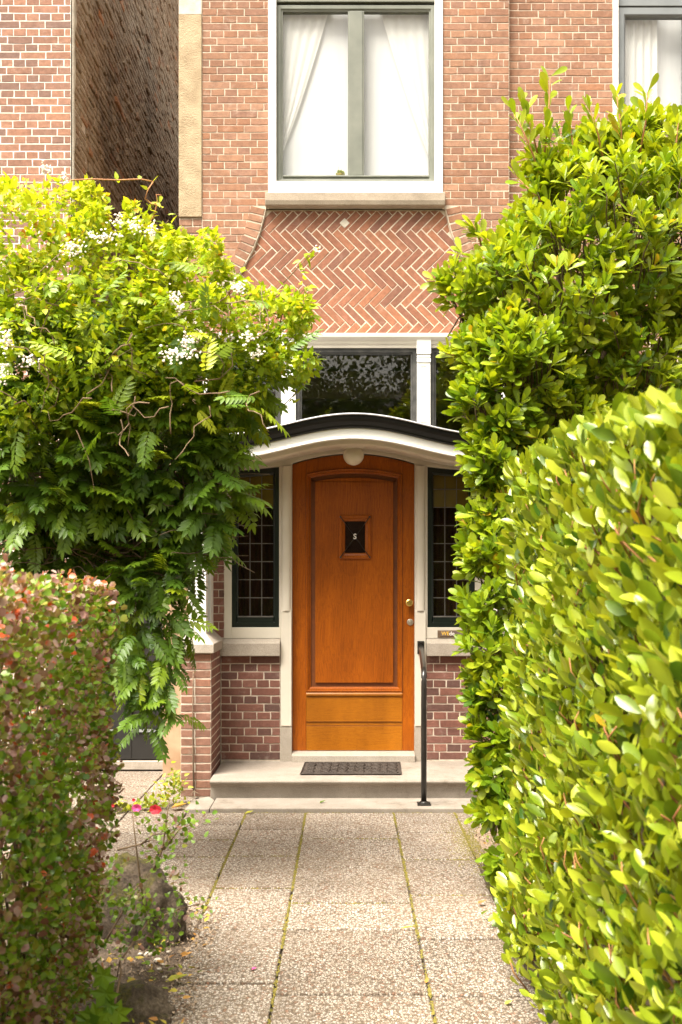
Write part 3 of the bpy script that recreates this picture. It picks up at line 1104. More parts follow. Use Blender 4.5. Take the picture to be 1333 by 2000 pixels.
# brick fronts and stone sills below the side lights
for sgn in (-1, 1):
    xa, xb = sorted((HX + sgn * 0.568, HX + sgn * 1.03))
    m = MB(); m.box(xa, xb, 0.0035, 0.14, 0.14, 0.985)
    par = m.build('parapet', M['mortar_grey'], house)
    bond(lambda z: [(xa + 0.004, xb - 0.004)], 0.175, 0.985, 0.0623, lambda cx, cz, wd, ht: put_brick(par, M['brick_porch'], cx, 0.0, cz, wd, ht), joint=0.0085, off=0.09)
    m = MB()
    x0, x1 = (xa - 0.02, xb + 0.002) if sgn < 0 else (xa - 0.002, xb + 0.02)
    m.extrude_x([(-0.055, 0.985), (0.06, 0.985), (0.06, 1.118), (0.003, 1.118), (-0.055, 1.085)], x0, x1)
    m.build('stone_sill', M['stone_sill'], house, bevel=0.005)
    # brick strip beside the side light and the wall it belongs to
    xa, xb = sorted((HX + sgn * 1.006, HX + sgn * 1.09))
    m = MB(); m.box(xa, xb, 0.0095, 0.14, 1.12, 2.5)
    st = m.build('side_strip', M['mortar_grey'], house)
    if sgn < 0:
        bond(lambda z: [(xa + 0.002, xb - 0.002)], 1.125, 2.4, 0.0623, lambda cx, cz, wd, ht: put_brick(st, M['brick_porch'], cx, 0.003, cz, wd, ht), joint=0.0085)

# piers left and right of the porch
for sgn in (-1, 1):
    xi, xo = HX + sgn * 1.03, HX + sgn * 1.255
    xa, xb = sorted((xi, xo))
    m = MB(); m.box(xa + 0.003, xb - 0.003, -0.537, 0.30, 0, 1.045)
    pier = m.build('pier', M['mortar_grey'], house)
    ch = 0.0612
    if sgn < 0:
        for k in range(17):
            z = 0.004 + k * ch + ch / 2
            # front face
            cuts = [xa + 0.001, xa + 0.105 + random.uniform(-.004, .004), xb - 0.001] if k % 2 or k % 3 == 0 else [xa + 0.001, xb - 0.001]
            for l, r_ in zip(cuts[:-1], cuts[1:]):
                put_brick(pier, M['brick_pier'], (l + r_) / 2, -0.54, z, r_ - l - 0.009, ch - 0.010)
            # face towards the door
            ys = [-0.538, -0.538 + (0.10 if k % 2 == 0 else 0.205)]
            while ys[-1] < -0.12: ys.append(min(ys[-1] + (0.105 if k % 2 else 0.21), -0.004))
            if ys[-1] < -0.01: ys.append(-0.004)
            for l, r_ in zip(ys[:-1], ys[1:]):
                if r_ - l > 0.03 and k < 16.5:
                    put_brick(pier, M['brick_porch'], xb, (l + r_) / 2, z, r_ - l - 0.009, ch - 0.010, rz=R(90))
    else:
        sb = MB()
        for k in range(17):
            z = 0.004 + k * ch + ch / 2
            stuff_brick(sb, (xa + xb) / 2, -0.54, z, xb - xa - 0.004, ch - 0.01)
            for q in range(5): stuff_brick(sb, xa, -0.485 + q * 0.105, z, 0.095, ch - 0.01, rz=R(-90))
        tag(sb.build('brick_courses', M['brick_pier'], pier), kind='stuff')
    # capstone with hipped top
    m = MB()
    x0, x1, y0, y1 = xa - 0.028, xb + 0.028, -0.575, 0.0
    if sgn < 0: x1 = xb + 0.022
    m.add([(x0, y0, 1.047), (x1, y0, 1.047), (x1, y1, 1.047), (x0, y1, 1.047), (x0, y0, 1.112), (x1, y0, 1.112), (x1, y1, 1.112), (x0, y1, 1.112),
           (x0 + 0.06, y0 + 0.13, 1.192), (x1 - 0.085, y0 + 0.13, 1.192), (x1 - 0.085, y1 - 0.001, 1.192), (x0 + 0.06, y1 - 0.001, 1.192)],
          [(0, 3, 2, 1), (0, 1, 5, 4), (1, 2, 6, 5), (2, 3, 7, 6), (3, 0, 4, 7), (4, 5, 9, 8), (5, 6, 10, 9), (6, 7, 11, 10), (7, 4, 8, 11), (8, 9, 10, 11)])
    m.build('capstone', M['stone_sill'], pier, bevel=0.004)
    # white corner post with a small side window
    m = MB()
    sx = lambda a, b: sorted((HX + sgn * a, HX + sgn * b))
    xa2, xb2 = sx(1.085, 1.215)
    m.box(xa2, xb2, -0.42, -0.32, 1.17, 2.42)
    xa3, xb3 = sx(1.088, 1.20)
    m.box(xa3, xb3, -0.135, -0.002, 1.17, 2.42)
    m.box(xa3, xb3, -0.319, -0.136, 1.17, 1.24)
    m.box(xa3, xb3, -0.319, -0.136, 2.32, 2.42)
    post = m.build('corner_post', M['white_bright'], house, bevel=0.004)
    xa4, xb4 = sx(1.13, 1.135)
    m = MB(); m.box(xa4, xb4, -0.318, -0.137, 1.241, 2.319); m.build('pane', M['glass_dark'], post)
    xa4, xb4 = sx(1.19, 1.197)
    m = MB(); m.box(xa4, xb4, -0.317, -0.138, 1.242, 2.318); m.build('blind', M['interior'], post)

# canopy -----------------------------------------------------------------
canopy_x0, canopy_x1 = HX - 1.30, HX + 1.30
NC = 72
m = MB()
m.extrude_x([(-0.618, 2.583), (-0.585, 2.583), (-0.585, 2.592), (-0.555, 2.592), (-0.548, 2.560), (-0.520, 2.548), (-0.480, 2.546), (-0.475, 2.592), (-0.02, 2.590), (-0.02, 2.62), (-0.60, 2.66), (-0.62, 2.66), (-0.622, 2.602), (-0.630, 2.599), (-0.632, 2.590), (-0.628, 2.585)], canopy_x0, canopy_x1, cz_, NC)
can = m.build('canopy', M['white'], house)
m = MB()
m.extrude_x([(-0.6215, 2.608), (-0.634, 2.606), (-0.638, 2.598), (-0.640, 2.586), (-0.633, 2.580), (-0.6285, 2.584), (-0.633, 2.592), (-0.631, 2.600)], canopy_x0 - 0.002, canopy_x1 + 0.002, cz_, NC)
m.build('drip_mould', M['white_bright'], can)
m = MB()
m.extrude_x([(-0.6205, 2.609), (-0.626, 2.609), (-0.626, 2.6605), (-0.6205, 2.6605)], canopy_x0 - 0.001, canopy_x1 + 0.001, cz_, NC)
m.build('fascia', M['white_bright'], can)
m = MB()
m.extrude_x([(-0.60, 2.6615), (-0.64, 2.6615), (-0.648, 2.668), (-0.65, 2.680), (-0.662, 2.690), (-0.68, 2.704), (-0.69, 2.722), (-0.692, 2.744), (-0.60, 2.744)], canopy_x0 - 0.01, canopy_x1 + 0.01, cz_, NC)
m.build('gutter', M['black_paint'], can)
m = MB()
m.extrude_x([(-0.60, 2.7455), (-0.700, 2.7455), (-0.705, 2.750), (-0.703, 2.757), (-0.69, 2.760), (-0.01, 2.80), (-0.01, 2.775)], canopy_x0 - 0.015, canopy_x1 + 0.015, cz_, NC)
m.build('lead_roof', M['lead'], can, smooth=False)

# transom lights over the canopy
m = MB()
for x0, x1 in ((-1.12, -1.055), (1.192, 1.257)):
    m = MB(); m.box(x0, x1, 0.0, 0.10, 2.621, 3.385); m.build('end_post', M['white_bright'], house, bevel=0.003)
for x0, x1 in ((-0.510, -0.398), (0.545, 0.648)):
    m = MB(); m.box(x0, x1, -0.022, 0.10, 2.621, 3.435)
    tp = m.build('transom_post', M['white_bright'], house, bevel=0.003)
    m = MB()
    m.box(x0 - 0.004, x1 + 0.004, -0.034, -0.0225, 3.325, 3.437)
    m.box(x0 - 0.002, x1 + 0.002, -0.031, -0.0225, 3.262, 3.290)
    m.box(x0 - 0.001, x1 + 0.001, -0.028, -0.0225, 3.302, 3.316)
    m.build('post_capital', M['white_bright'], tp, bevel=0.003)
    m = MB(); m.frame(rect(x0 + 0.022, x1 - 0.022, 2.80, 3.235), [(0, -0.0226), (0, -0.028), (0.006, -0.026), (0.010, -0.0226)])
    m.build('post_moulding', M['white_bright'], tp)
m = MB()
m.extrude_x([(0.10, 3.378), (-0.005, 3.378), (-0.005, 3.400), (-0.018, 3.408), (-0.020, 3.425), (-0.036, 3.436), (-0.050, 3.452), (-0.052, 3.482), (0.02, 3.486), (0.10, 3.486)], -1.14, 1.275)
m.build('cornice', M['white'], house, bevel=0.002)
for x0, x1 in ((-1.055, -0.510), (-0.398, 0.545), (0.648, 1.192)):
    m = MB()
    m.frame(rect(x0 + 0.001, x1 - 0.001, 2.622, 3.3775), [(0, 0.012), (0.030, 0.012), (0.034, 0.022), (0.046, 0.024), (0.046, 0.07), (0, 0.07)])
    tw = m.build('transom_light', M['frame_dark'], house, bevel=0.002)
    m = MB(); m.box(x0 + 0.046, x1 - 0.046, 0.044, 0.047, 2.668, 3.332)
    m.build('pane', M['glass_transom'], tw)

# rooms behind the glass: dark hall and first-floor room
m = MB()
m.add([(-1.1, 0.17, 0.15), (1.25, 0.17, 0.15), (1.25, 2.2, 0.15), (-1.1, 2.2, 0.15), (-1.1, 0.17, 3.48), (1.25, 0.17, 3.48), (1.25, 2.2, 3.48), (-1.1, 2.2, 3.48)],
      [(0, 1, 2, 3), (4, 7, 6, 5), (1, 5, 6, 2), (2, 6, 7, 3), (3, 7, 4, 0)])
m.box(-0.25, 0.45, 1.8, 1.9, 2.5, 2.95)
m.box(-1.1, 1.25, 1.2, 1.3, 3.2, 3.45)
m.build('hall_interior', M['interior'], house)
for sgn in (-1, 1):
    xa, xb = sorted((HX + sgn * 0.57, HX + sgn * 1.0))
    m = MB()
    n = 40
    vs = [(xa + (xb - xa) * k / n, 0.155 + 0.012 * math.sin(k * 1.3), z) for z in (1.12, 2.5) for k in range(n + 1)]
    m.add(vs, [(k, k + 1, n + 2 + k, n + 1 + k) for k in range(n)])
    m.build('inner_drape', M['interior_brown'], house, smooth=True)
m = MB()
m.add([(-0.75, 0.42, 4.5), (0.9, 0.42, 4.5), (0.9, 3, 4.5), (-0.75, 3, 4.5), (-0.75, 0.42, 6.9), (0.9, 0.42, 6.9), (0.9, 3, 6.9), (-0.75, 3, 6.9)],
      [(0, 1, 2, 3), (4, 7, 6, 5), (1, 5, 6, 2), (2, 6, 7, 3), (3, 7, 4, 0)])
m.build('room_interior', M['net'], house)


# curtains in the upper window (things hung in the room)
def curtain(name, label, x_edge, sgn, top_w, z_tie, y=0.215, z0=4.70, z1=6.55):
    nz, nx = 46, 60
    vs, fs = [], []
    for j in range(nz + 1):
        z = z0 + (z1 - z0) * j / nz
        u = max(0.0, (z - z_tie) / (6.1 - z_tie))
        wd = 0.025 + (top_w - 0.025) * (u ** 0.85 if u > 0 else 0)
        for i in range(nx + 1):
            t = i / nx
            vs.append((x_edge + sgn * wd * t, y + 0.0035 * math.sin(t * 34 + 0.6 * math.sin(z * 2)) * (0.4 + 0.6 * min(1, wd / 0.2)), z))
    for j in range(nz):
        for i in range(nx):
            a = j * (nx + 1) + i
            fs.append((a, a + 1, a + nx + 2, a + nx + 1))
    m = MB(); m.add(vs, fs)
    o = m.build(name, M['curtain'], smooth=True)
    return tag(o, label, 'curtain', None)


curtain('curtain', 'white sheer curtain gathered to the left behind the upper window', -0.60, 1, 0.45, 4.86)
curtain('curtain', 'white sheer curtain gathered to the right behind the upper window', 0.74, -1, 0.47, 4.84)
m = MB(); m.add([(-0.62, 0.243, 4.6), (0.76, 0.243, 4.6), (0.76, 0.243, 6.8), (-0.62, 0.243, 6.8)], [(0, 1, 2, 3)])
o = m.build('net_curtain', M['net'])
tag(o, 'flat pale net curtain hung across the upper window above the door', 'net curtain')

# front door -----------------------------------------------------------------
outer = [(DL, DB), (DR, DB)] + [(x, door_top(x) - 0.004) for x in reversed(dsc)]
m = MB(); m.prism(outer, 0.078, 0.118)
door = m.build('front_door', M['wood'], house)
PL, PR, PB = -0.318, 0.433, 0.700
ptop = lambda x: 2.400 + 0.045 * (1 - ((x - HX) / 0.38) ** 2)
pxs = [PL + (PR - PL) * k / 20 for k in range(21)]
for x0, x1 in ((DL + 0.001, PL - 0.001), (PR + 0.001, DR - 0.001)):
    q = [x0 + (x1 - x0) * k / 6 for k in range(7)]
    m = MB(); m.prism([(x0, DB + 0.001), (x1, DB + 0.001)] + [(x, door_top(x) - 0.006) for x in reversed(q)], 0.052, 0.0775)
    m.build('stile', M['wood'], door, bevel=0.0015)
m = MB(); m.prism([(x, ptop(x) + 0.0) for x in pxs] + [(x, door_top(x) - 0.006) for x in reversed(pxs)], 0.0525, 0.0775)
m.build('top_rail', M['wood'], door, bevel=0.0015)
opening = [(PL, PB), (PR, PB)] + [(x, ptop(x)) for x in reversed(pxs)]
m = MB(); m.frame(opening, [(0.0, 0.0775), (-0.002, 0.046), (0.004, 0.040), (0.012, 0.042), (0.016, 0.054), (0.022, 0.054), (0.03, 0.062), (0.036, 0.068), (0.036, 0.0775)])
m.build('panel_moulding', M['wood'], door)
inner = inset(opening, 0.070)
m = MB(); m.prism(inner, 0.0605, 0.0775)
m.build('door_panel', M['wood'], door, bevel=0.004, seg=1)
m = MB(); m.extrude_x([(0.04, 0.668), (0.0775, 0.668), (0.0775, 0.700), (0.052, 0.700), (0.038, 0.682)], PL - 0.0005, PR + 0.0005)
m.build('ledge', M['wood_low'], door, bevel=0.002)
for z0, z1 in ((0.464, 0.667), (0.239, 0.432)):
    m = MB(); m.box(PL, PR, 0.051, 0.0775, z0, z1)
    m.build('bottom_rail', M['wood_low'], door, bevel=0.003)
m = MB(); m.box(PL, PR, 0.056, 0.0775, 0.4347, 0.4613)
m.build('rail_groove', M['wood_low'], door)
M['wood_dark'] = mat_two('dirt_filled_groove', (0.12, 0.03, 0.003), (0.17, 0.044, 0.004), 20, 0.6)  # dark strips that put crease shade into the colour of the door grooves
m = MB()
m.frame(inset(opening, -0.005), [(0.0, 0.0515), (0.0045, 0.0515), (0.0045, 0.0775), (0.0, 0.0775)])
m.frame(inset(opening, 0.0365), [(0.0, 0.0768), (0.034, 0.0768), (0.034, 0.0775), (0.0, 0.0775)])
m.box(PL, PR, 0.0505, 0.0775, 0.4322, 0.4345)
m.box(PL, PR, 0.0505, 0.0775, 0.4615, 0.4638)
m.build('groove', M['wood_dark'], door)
# small viewing window with crossed bars and the letter
vx0, vx1, vz0, vz1 = -0.062, 0.190, 1.738, 2.081
m = MB(); m.frame(rect(vx0, vx1, vz0, vz1), [(0, 0.061), (0, 0.046), (0.008, 0.040), (0.022, 0.040), (0.028, 0.047), (0.040, 0.052), (0.048, 0.0585), (0.048, 0.061)])
m.build('viewing_frame', M['wood'], door, smooth=False)
m = MB(); m.box(vx0 + 0.045, vx1 - 0.045, 0.0575, 0.0597, vz0 + 0.045, vz1 - 0.045)
hole = m.build('viewing_pane', None or M['glass_dark'], door)
m = MB(); m.box(vx0 + 0.044, vx1 - 0.044, 0.05985, 0.0601, vz0 + 0.044, vz1 - 0.044)
m.build('viewing_backing', M['black_paint'], door)
m = MB()
ca, cb2 = Vector((vx0 + 0.012, 0.034, vz1 - 0.014)), Vector((vx1 - 0.012, 0.034, vz0 + 0.014))
cc, cd = Vector((vx1 - 0.012, 0.034, vz1 - 0.014)), Vector((vx0 + 0.012, 0.034, vz0 + 0.014))
m.tube([ca, cb2], 0.0035, 6)
m.tube([cc + Vector((0, .003, 0)), cd + Vector((0, .003, 0))], 0.0035, 6)
for p in (ca, cb2, cc, cd): m.lathe_y(p.x, 0.038, p.z, [(0.0, -0.010), (0.006, -0.007), (0.008, 0.0), (0.008, 0.006)], 10)
m.build('cross_bars', M['black_metal'], door)


def text_mesh(txt, size, loc, mat, parent, name, ext=0.002, bold=0.0):
    cu = bpy.data.curves.new('txt', 'FONT')
    cu.body = txt
    cu.size = size
    cu.extrude = ext
    cu.offset = bold
    cu.align_x = 'CENTER'
    cu.align_y = 'CENTER'
    cu.resolution_u = 4
    tmp = bpy.data.objects.new('txt', cu)
    COL.objects.link(tmp)
    bpy.context.view_layer.update()
    me = bpy.data.meshes.new_from_object(tmp.evaluated_get(bpy.context.evaluated_depsgraph_get()))
    bpy.data.objects.remove(tmp)
    me.materials.clear()
    me.materials.append(mat)
    me.transform(Matrix.Translation(loc) @ Matrix.Rotation(R(90), 4, 'X'))
    return place(name, me, parent)


text_mesh('S', 0.058, (0.0625, 0.027, CAM_Z - (1048.5 - 1130) / 249.5), M['letter_white'], door, 'letter', 0.003, 0.0012)
# knob and lock
m = MB()
kx, kz = (799 - 678) / 249.5, CAM_Z - (1177 - 1130) / 249.5
m.lathe_y(kx, 0.052, kz, [(0.020, 0.0), (0.020, -0.006), (0.012, -0.010), (0.011, -0.028), (0.024, -0.034), (0.029, -0.046), (0.028, -0.055), (0.020, -0.060), (0.0, -0.061)], 24)
for k in range(4):
    a = math.pi / 4 + k * math.pi / 2
    m.box(kx + 0.013 * math.cos(a) - 0.003, kx + 0.013 * math.cos(a) + 0.003, -0.011, -0.0065, kz + 0.013 * math.sin(a) - 0.003, kz + 0.013 * math.sin(a) + 0.003)
m.build('door_knob', M['brass'], door, smooth=False, bevel=0.0015)
m = MB()
lx, lz = (801.5 - 678) / 249.5, CAM_Z - (1215 - 1130) / 249.5
m.lathe_y(lx, 0.052, lz, [(0.026, 0.0), (0.026, -0.006), (0.022, -0.010), (0.013, -0.011), (0.012, -0.009), (0.010, -0.013), (0.0, -0.014)], 24)
m.box(lx - 0.0012, lx + 0.0012, 0.0365, 0.0385, lz - 0.005, lz + 0.005)
m.build('door_lock', M['nickel'], door, bevel=0.001)
# letter slot in the rail under the right side light
m = MB()
sx0, sx1 = (855 - 678) / 251.0, (855 - 678) / 251.0 + 0.27
sz1, sz0 = CAM_Z - (1231 - 1130) / 251.0, CAM_Z - (1245 - 1130) / 251.0
m.box(sx0, sx1, -0.004, 0.008, sz0, sz1)
slot = m.build('letter_slot', M['bronze'], house, bevel=0.002)
m = MB(); m.box(sx0 + 0.028, sx1 - 0.028, -0.0075, -0.0042, sz0 + 0.012, sz1 - 0.008)
m.build('flap', M['sticker'], slot, bevel=0.001)
zt = (sz0 + sz1) / 2 + 0.002
text_mesh('WE', 0.040, (sx0 + 0.060, -0.0085, zt), M['yellow_print'], slot, 'letters', 0.0004, 0.0008)
text_mesh('de', 0.042, (sx0 + 0.110, -0.0085, zt), M['letter_white'], slot, 'letters', 0.0004, 0.0008)
# threshold
m = MB(); m.extrude_x([(-0.045, 0.15), (0.13, 0.15), (0.13, 0.236), (0.05, 0.236), (-0.035, 0.222), (-0.045, 0.214)], HX - 0.4775, HX + 0.4775)
m.build('threshold', M['stone_sill'], house, bevel=0.004)

# ------------------------------------------------------------------ globe lamp
lamp = empty('globe_lamp', (HX - 0.005, -0.28, 2.56), 'round opal globe lamp under the arched canopy above the door', 'lamp')
lc = (HX + 0.0, -0.30, 2.508)
m = MB()
prof = [(0.078 * math.sin(a), -0.078 * math.cos(a)) for a in [math.pi * k / 16 for k in range(0, 12)]]
m.lathe_z(lc, prof, 28)
m.build('globe', M['opal'], lamp, smooth=True)
m = MB(); m.lathe_z((lc[0], lc[1], 2.552), [(0.0, 0.0), (0.085, 0.0), (0.09, 0.006), (0.09, 0.026), (0.0, 0.026)], 24)
m.build('ceiling_plate', M['white'], lamp)

# ------------------------------------------------------------------ stone steps
step = MB()
step.extrude_x([(0.006, 0.006), (-0.665, 0.006), (-0.668, 0.105), (-0.676, 0.112), (-0.678, 0.122), (-0.695, 0.127), (-0.708, 0.137), (-0.712, 0.147), (-0.706, 0.158), (-0.690, 0.163), (0.006, 0.165)], -0.968, 1.068)
step = step.build('stone_step', M['stone_step'], bevel=0.0025)
tag(step, 'pale stone doorstep with rounded nosing below the front door', 'doorstep')
m = MB(); m.box(-0.928, 1.25, -0.995, -0.666, -0.03, 0.028)
o = m.build('stone_plinth', M['stone_step'], bevel=0.006)
tag(o, 'low flat stone slab lying in front of the doorstep', 'stone slab')
m = MB(); m.add([(-1.10, -0.99, -0.03), (-0.933, -0.995, -0.03), (-0.933, -0.72, -0.03), (-0.99, -0.60, -0.03), (-1.09, -0.70, -0.03),
                 (-1.10, -0.99, 0.022), (-0.933, -0.995, 0.024), (-0.933, -0.72, 0.024), (-0.99, -0.60, 0.024), (-1.09, -0.70, 0.022)],
                [(0, 4, 3, 2, 1), (5, 6, 7, 8, 9), (0, 1, 6, 5), (1, 2, 7, 6), (2, 3, 8, 7), (3, 4, 9, 8), (4, 0, 5, 9)])
o = m.build('corner_stone', M['stone_step'], bevel=0.005)
tag(o, 'small flat stone piece at the foot of the brick pier', 'stone')

# ------------------------------------------------------------------ doormat
mat_ = empty('doormat', (HX - 0.02, -0.32, 0.165), 'dark brown rubber scraper doormat with scrolls on the stone doorstep', 'doormat')
mx0, mx1, my0, my1 = -0.325, 0.400, -0.545, -0.095
sk = lambda x, y: (x + (y - my0) * 0.035 - 0.01, y)
m = MB()
m.add([(*sk(x, y), z) for z in (0.1665, 0.171) for x, y in ((mx0, my0), (mx1, my0), (mx1, my1), (mx0, my1))], [(0, 3, 2, 1), (4, 5, 6, 7), (0, 1, 5, 4), (1, 2, 6, 5), (2, 3, 7, 6), (3, 0, 4, 7)])
m.build('backing', M['rubber'], mat_)
m = MB()
for a, b in (((mx0, my0), (mx1, my0)), ((mx1, my0), (mx1, my1)), ((mx1, my1), (mx0, my1)), ((mx0, my1), (mx0, my0)),
             ((mx0 + .03, my0 + .03), (mx1 - .03, my0 + .03)), ((mx1 - .03, my1 - .03), (mx0 + .03, my1 - .03)), ((mx0 + .11, my0 + .03), (mx0 + .11, my1 - .03)), ((mx1 - .11, my0 + .03), (mx1 - .11, my1 - .03))):
    m.tube([(*sk(*a), 0.1735), (*sk(*b), 0.1735)], 0.0055, 6)
m.build('border', M['rubber'], mat_)
m = MB()
for i in range(11):
    for j in range(6):
        cx = mx0 + 0.055 + i * (mx1 - mx0 - 0.11) / 10
        cy = my0 + 0.06 + j * (my1 - my0 - 0.12) / 5
        ph = ((i + j) % 2) * math.pi + (math.pi / 2 if i % 3 == 0 else 0)
        pts = []
        for k in range(11):
            t = k / 10
            rr = 0.034 * (1 - 0.72 * t)
            a = ph + t * 2.6 * math.pi * (1 if j % 2 else -1)
            pts.append((*sk(cx + rr * math.cos(a), cy + rr * math.sin(a) * 1.0), 0.1740))
        m.tube(pts, 0.0065, 5)
tag(m.build('scroll_relief', M['rubber'], mat_), kind='stuff')

# ------------------------------------------------------------------ handrail
rail = empty('handrail', (0.53, -0.87, 0.028), 'black metal handrail post beside the doorstep, right of the door', 'handrail')
b0, b1 = Vector((0.575, -0.004, 1.055)), Vector((0.532, -0.87, 0.945))
pts = [b0]
for k in range(1, 6): pts.append(b0.lerp(b1, k / 6.2))
dirv = (b1 - b0).normalized()
c0 = b0.lerp(b1, 0.90)
for k in range(9):
    t = k / 8
    pts.append((1 - t) ** 2 * c0 + 2 * t * (1 - t) * (b1 + Vector((0, -0.012, 0.005))) + t * t * Vector((0.531, -0.882, 0.86)))
pts += [Vector((0.530, -0.882, z)) for z in (0.7, 0.4, 0.045)]
m = MB(); m.tube(pts, 0.0195, 14)
m.build('rail', M['black_metal'], rail, smooth=True)
m = MB(); m.box(0.547, 0.600, -0.018, -0.0105, 1.00, 1.10)
for z in (1.088, 1.012): m.lathe_y(0.574, -0.018, z, [(0.0, -0.003), (0.004, -0.002), (0.004, 0.001)], 8)
m.build('wall_plate', M['black_metal'], rail, bevel=0.002)
m = MB(); m.box(0.484, 0.576, -0.926, -0.838, 0.0285, 0.040)
m.lathe_z((0.530, -0.882, 0.040), [(0.032, 0.0), (0.030, 0.008), (0.021, 0.014)], 16)
for sx_ in (-1, 1): m.lathe_z((0.530 + sx_ * 0.036, -0.90, 0.040), [(0.007, 0), (0.007, 0.006), (0.0, 0.007)], 6)
m.build('foot_plate', M['black_metal'], rail, bevel=0.002)

# ------------------------------------------------------------------ neighbouring houses
# right: same terrace, set back a hand's breadth
YR = 0.165
rh = empty('brick_house', (2.6, 0.6, 0), 'neighbouring brick house on the right with a blue grey window', 'house')
rwx0, rwx1, rwz0, rwz1 = 2.112, 2.80, 5.05, 6.9
m = MB()
m.box(1.279, rwx0, YR + 0.0025, YR + 0.3, 0, 7.6)
m.box(rwx1, 4.6, YR + 0.0025, YR + 0.3, 0, 7.6)
m.box(rwx0, rwx1, YR + 0.0025, YR + 0.3, 0, rwz0)
m.box(rwx0, rwx1, YR + 0.0025, YR + 0.3, rwz1, 7.6)
rwall = m.build('front_wall', M['mortar'], rh)
rr_ = MB()


def put_right(cx, cz, wd, ht):
    px, py = 678 + cx * 246, 1130 - (cz - CAM_Z) * 246
    if px < 1345 and -8 < py < 445 and (py < 330 or px < 1120): put_brick(rwall, M['brick_facade'], cx, YR, cz, wd, ht)
    else: stuff_brick(rr_, cx, YR, cz, wd, ht)


def right_iv(z):
    if rwz0 < z < rwz1: return [(1.281, rwx0 - 0.003), (rwx1 + 0.003, 3.4)]
    return [(1.281, 3.4)]


bond(right_iv, 3.487, 7.4, 0.0580, put_right, off=0.05)
bond(lambda z: [(1.281, 2.4)], 0.03, 3.487, 0.0623, lambda *a: stuff_brick(rr_, a[0], YR, *a[1:]), off=0.05)
tag(rr_.build('brick_courses', M['brick_facade'], rh), kind='stuff')
m = MB(); m.frame(rect(rwx0, rwx1, rwz0 + 0.06, rwz1), [(0, YR - 0.01), (0.042, YR - 0.01), (0.042, YR + 0.14), (0, YR + 0.14)])
rw = m.build('window', M['white_bright'], rh, bevel=0.003)
m = MB(); m.frame(rect(rwx0 + 0.043, rwx1 - 0.043, rwz0 + 0.104, 6.14), [(0, YR + 0.035), (0.055, YR + 0.035), (0.068, YR + 0.048), (0.072, YR + 0.09), (0, YR + 0.09)])
m.frame(rect(rwx0 + 0.043, rwx1 - 0.043, 6.15, rwz1 - 0.043), [(0, YR + 0.03), (0.06, YR + 0.03), (0.06, YR + 0.09), (0, YR + 0.09)])
m.build('sash_frame', M['blue_grey'], rw, bevel=0.003)
for z0, z1 in ((rwz0 + 0.176, 6.068), (6.21, rwz1 - 0.103)):
    m = MB(); m.box(rwx0 + 0.11, rwx1 - 0.11, YR + 0.068, YR + 0.072, z0, z1); m.build('pane', M['glass'], rw)
m = MB(); m.extrude_x([(YR - 0.06, rwz0), (YR + 0.1, rwz0), (YR + 0.1, rwz0 + 0.058), (YR - 0.06, rwz0 + 0.045)], rwx0 - 0.03, rwx1 + 0.03)
m.build('window_sill', M['stone_window_sill'], rh, bevel=0.004)
m = MB(); m.box(1.9, 3.1, 0.36, 0.40, 4.8, 7.0); m.build('room_interior', M['net'], rh)
m = MB()
n, vs = 40, []
for j, z in enumerate((5.05, 6.7)):
    for k in range(n + 1): vs.append((2.14 + 0.36 * k / n, 0.29 + 0.009 * math.sin(k * 0.9), z))
m.add(vs, [(k, k + 1, n + 2 + k, n + 1 + k) for k in range(n)])
o = m.build('curtain', M['curtain'], smooth=True)
tag(o, 'white pleated curtain behind the blue grey window at upper right', 'curtain')

# left: house across the passage
YL, XL = 0.53, -2.29
lh = empty('brick_house', (-3.4, 1.0, 0), 'neighbouring brick house on the left with white joints and sooty side wall', 'house')
m = MB(); m.box(-5.2, XL - 0.004, YL + 0.0015, YL + 0.5, 0, 11.0)
lwall = m.build('front_wall', M['mortar_white'], lh)
lr = MB()


def put_left(cx, cz, wd, ht):
    px, py = 678 + cx * 235, 1130 - (cz - CAM_Z) * 235
    if px > -12 and -8 < py < 420: put_brick(lwall, M['brick_neighbour'], cx, YL, cz, wd, ht)
    else: stuff_brick(lr, cx, YL, cz, wd, ht)


bond(lambda z: [(-3.3, XL - 0.006)], 0.03, 7.7, 0.0638, put_left, joint=0.0064, off=0.02)
tag(lr.build('brick_courses', M['brick_neighbour'], lh), kind='stuff')
m = MB(); m.box(XL - 0.30, XL - 0.012, YL + 0.006, 10.5, 0, 11.0)
side = m.build('side_wall', M['weathered_wall'], lh)
sb = MB()
ch = 0.062
for k in range(int(9.6 / ch)):
    z = 0.02 + k * ch + ch / 2
    yy = YL + 0.02 + (0.05 if k % 2 else 0)
    while yy < 7.0:
        Lb = (0.21 if k % 2 else 0.105) * random.uniform(.9, 1.1)
        pr = abs(random.gauss(0, 0.006)) + (0.014 if random.random() < 0.06 else 0)
        if random.random() > 0.04:
            stuff_brick(sb, XL, yy + Lb / 2, z, Lb - 0.008, ch - random.uniform(.004, .014), rz=R(90), depth=0.03, jit=0.004, proud=pr, ch=0.008)
        yy += Lb
tag(sb.build('weathered_bricks', M['weathered_wall'], side), 'rough sooty brick side wall', kind='stuff')
m = MB()      # smeared mortar along the corner
n = 60
vs, fs = [], []
for k in range(n + 1):
    z = 7.7 * k / n
    wd = 0.10 + 0.05 * math.sin(k * 1.7) + random.uniform(-.03, .03)
    vs += [(XL + 0.004, YL + 0.012, z), (XL + 0.018, YL + 0.016, z), (XL + 0.016 + random.uniform(0, .006), YL + wd * 0.6, z), (XL - 0.004, YL + wd + 0.02, z)]
for k in range(n):
    for i in range(3): fs.append((k * 4 + i, k * 4 + i + 1, k * 4 + i + 5, k * 4 + i + 4))
m.add(vs, fs)
m.build('corner_mortar', M['plaster_grey'], side, smooth=True)

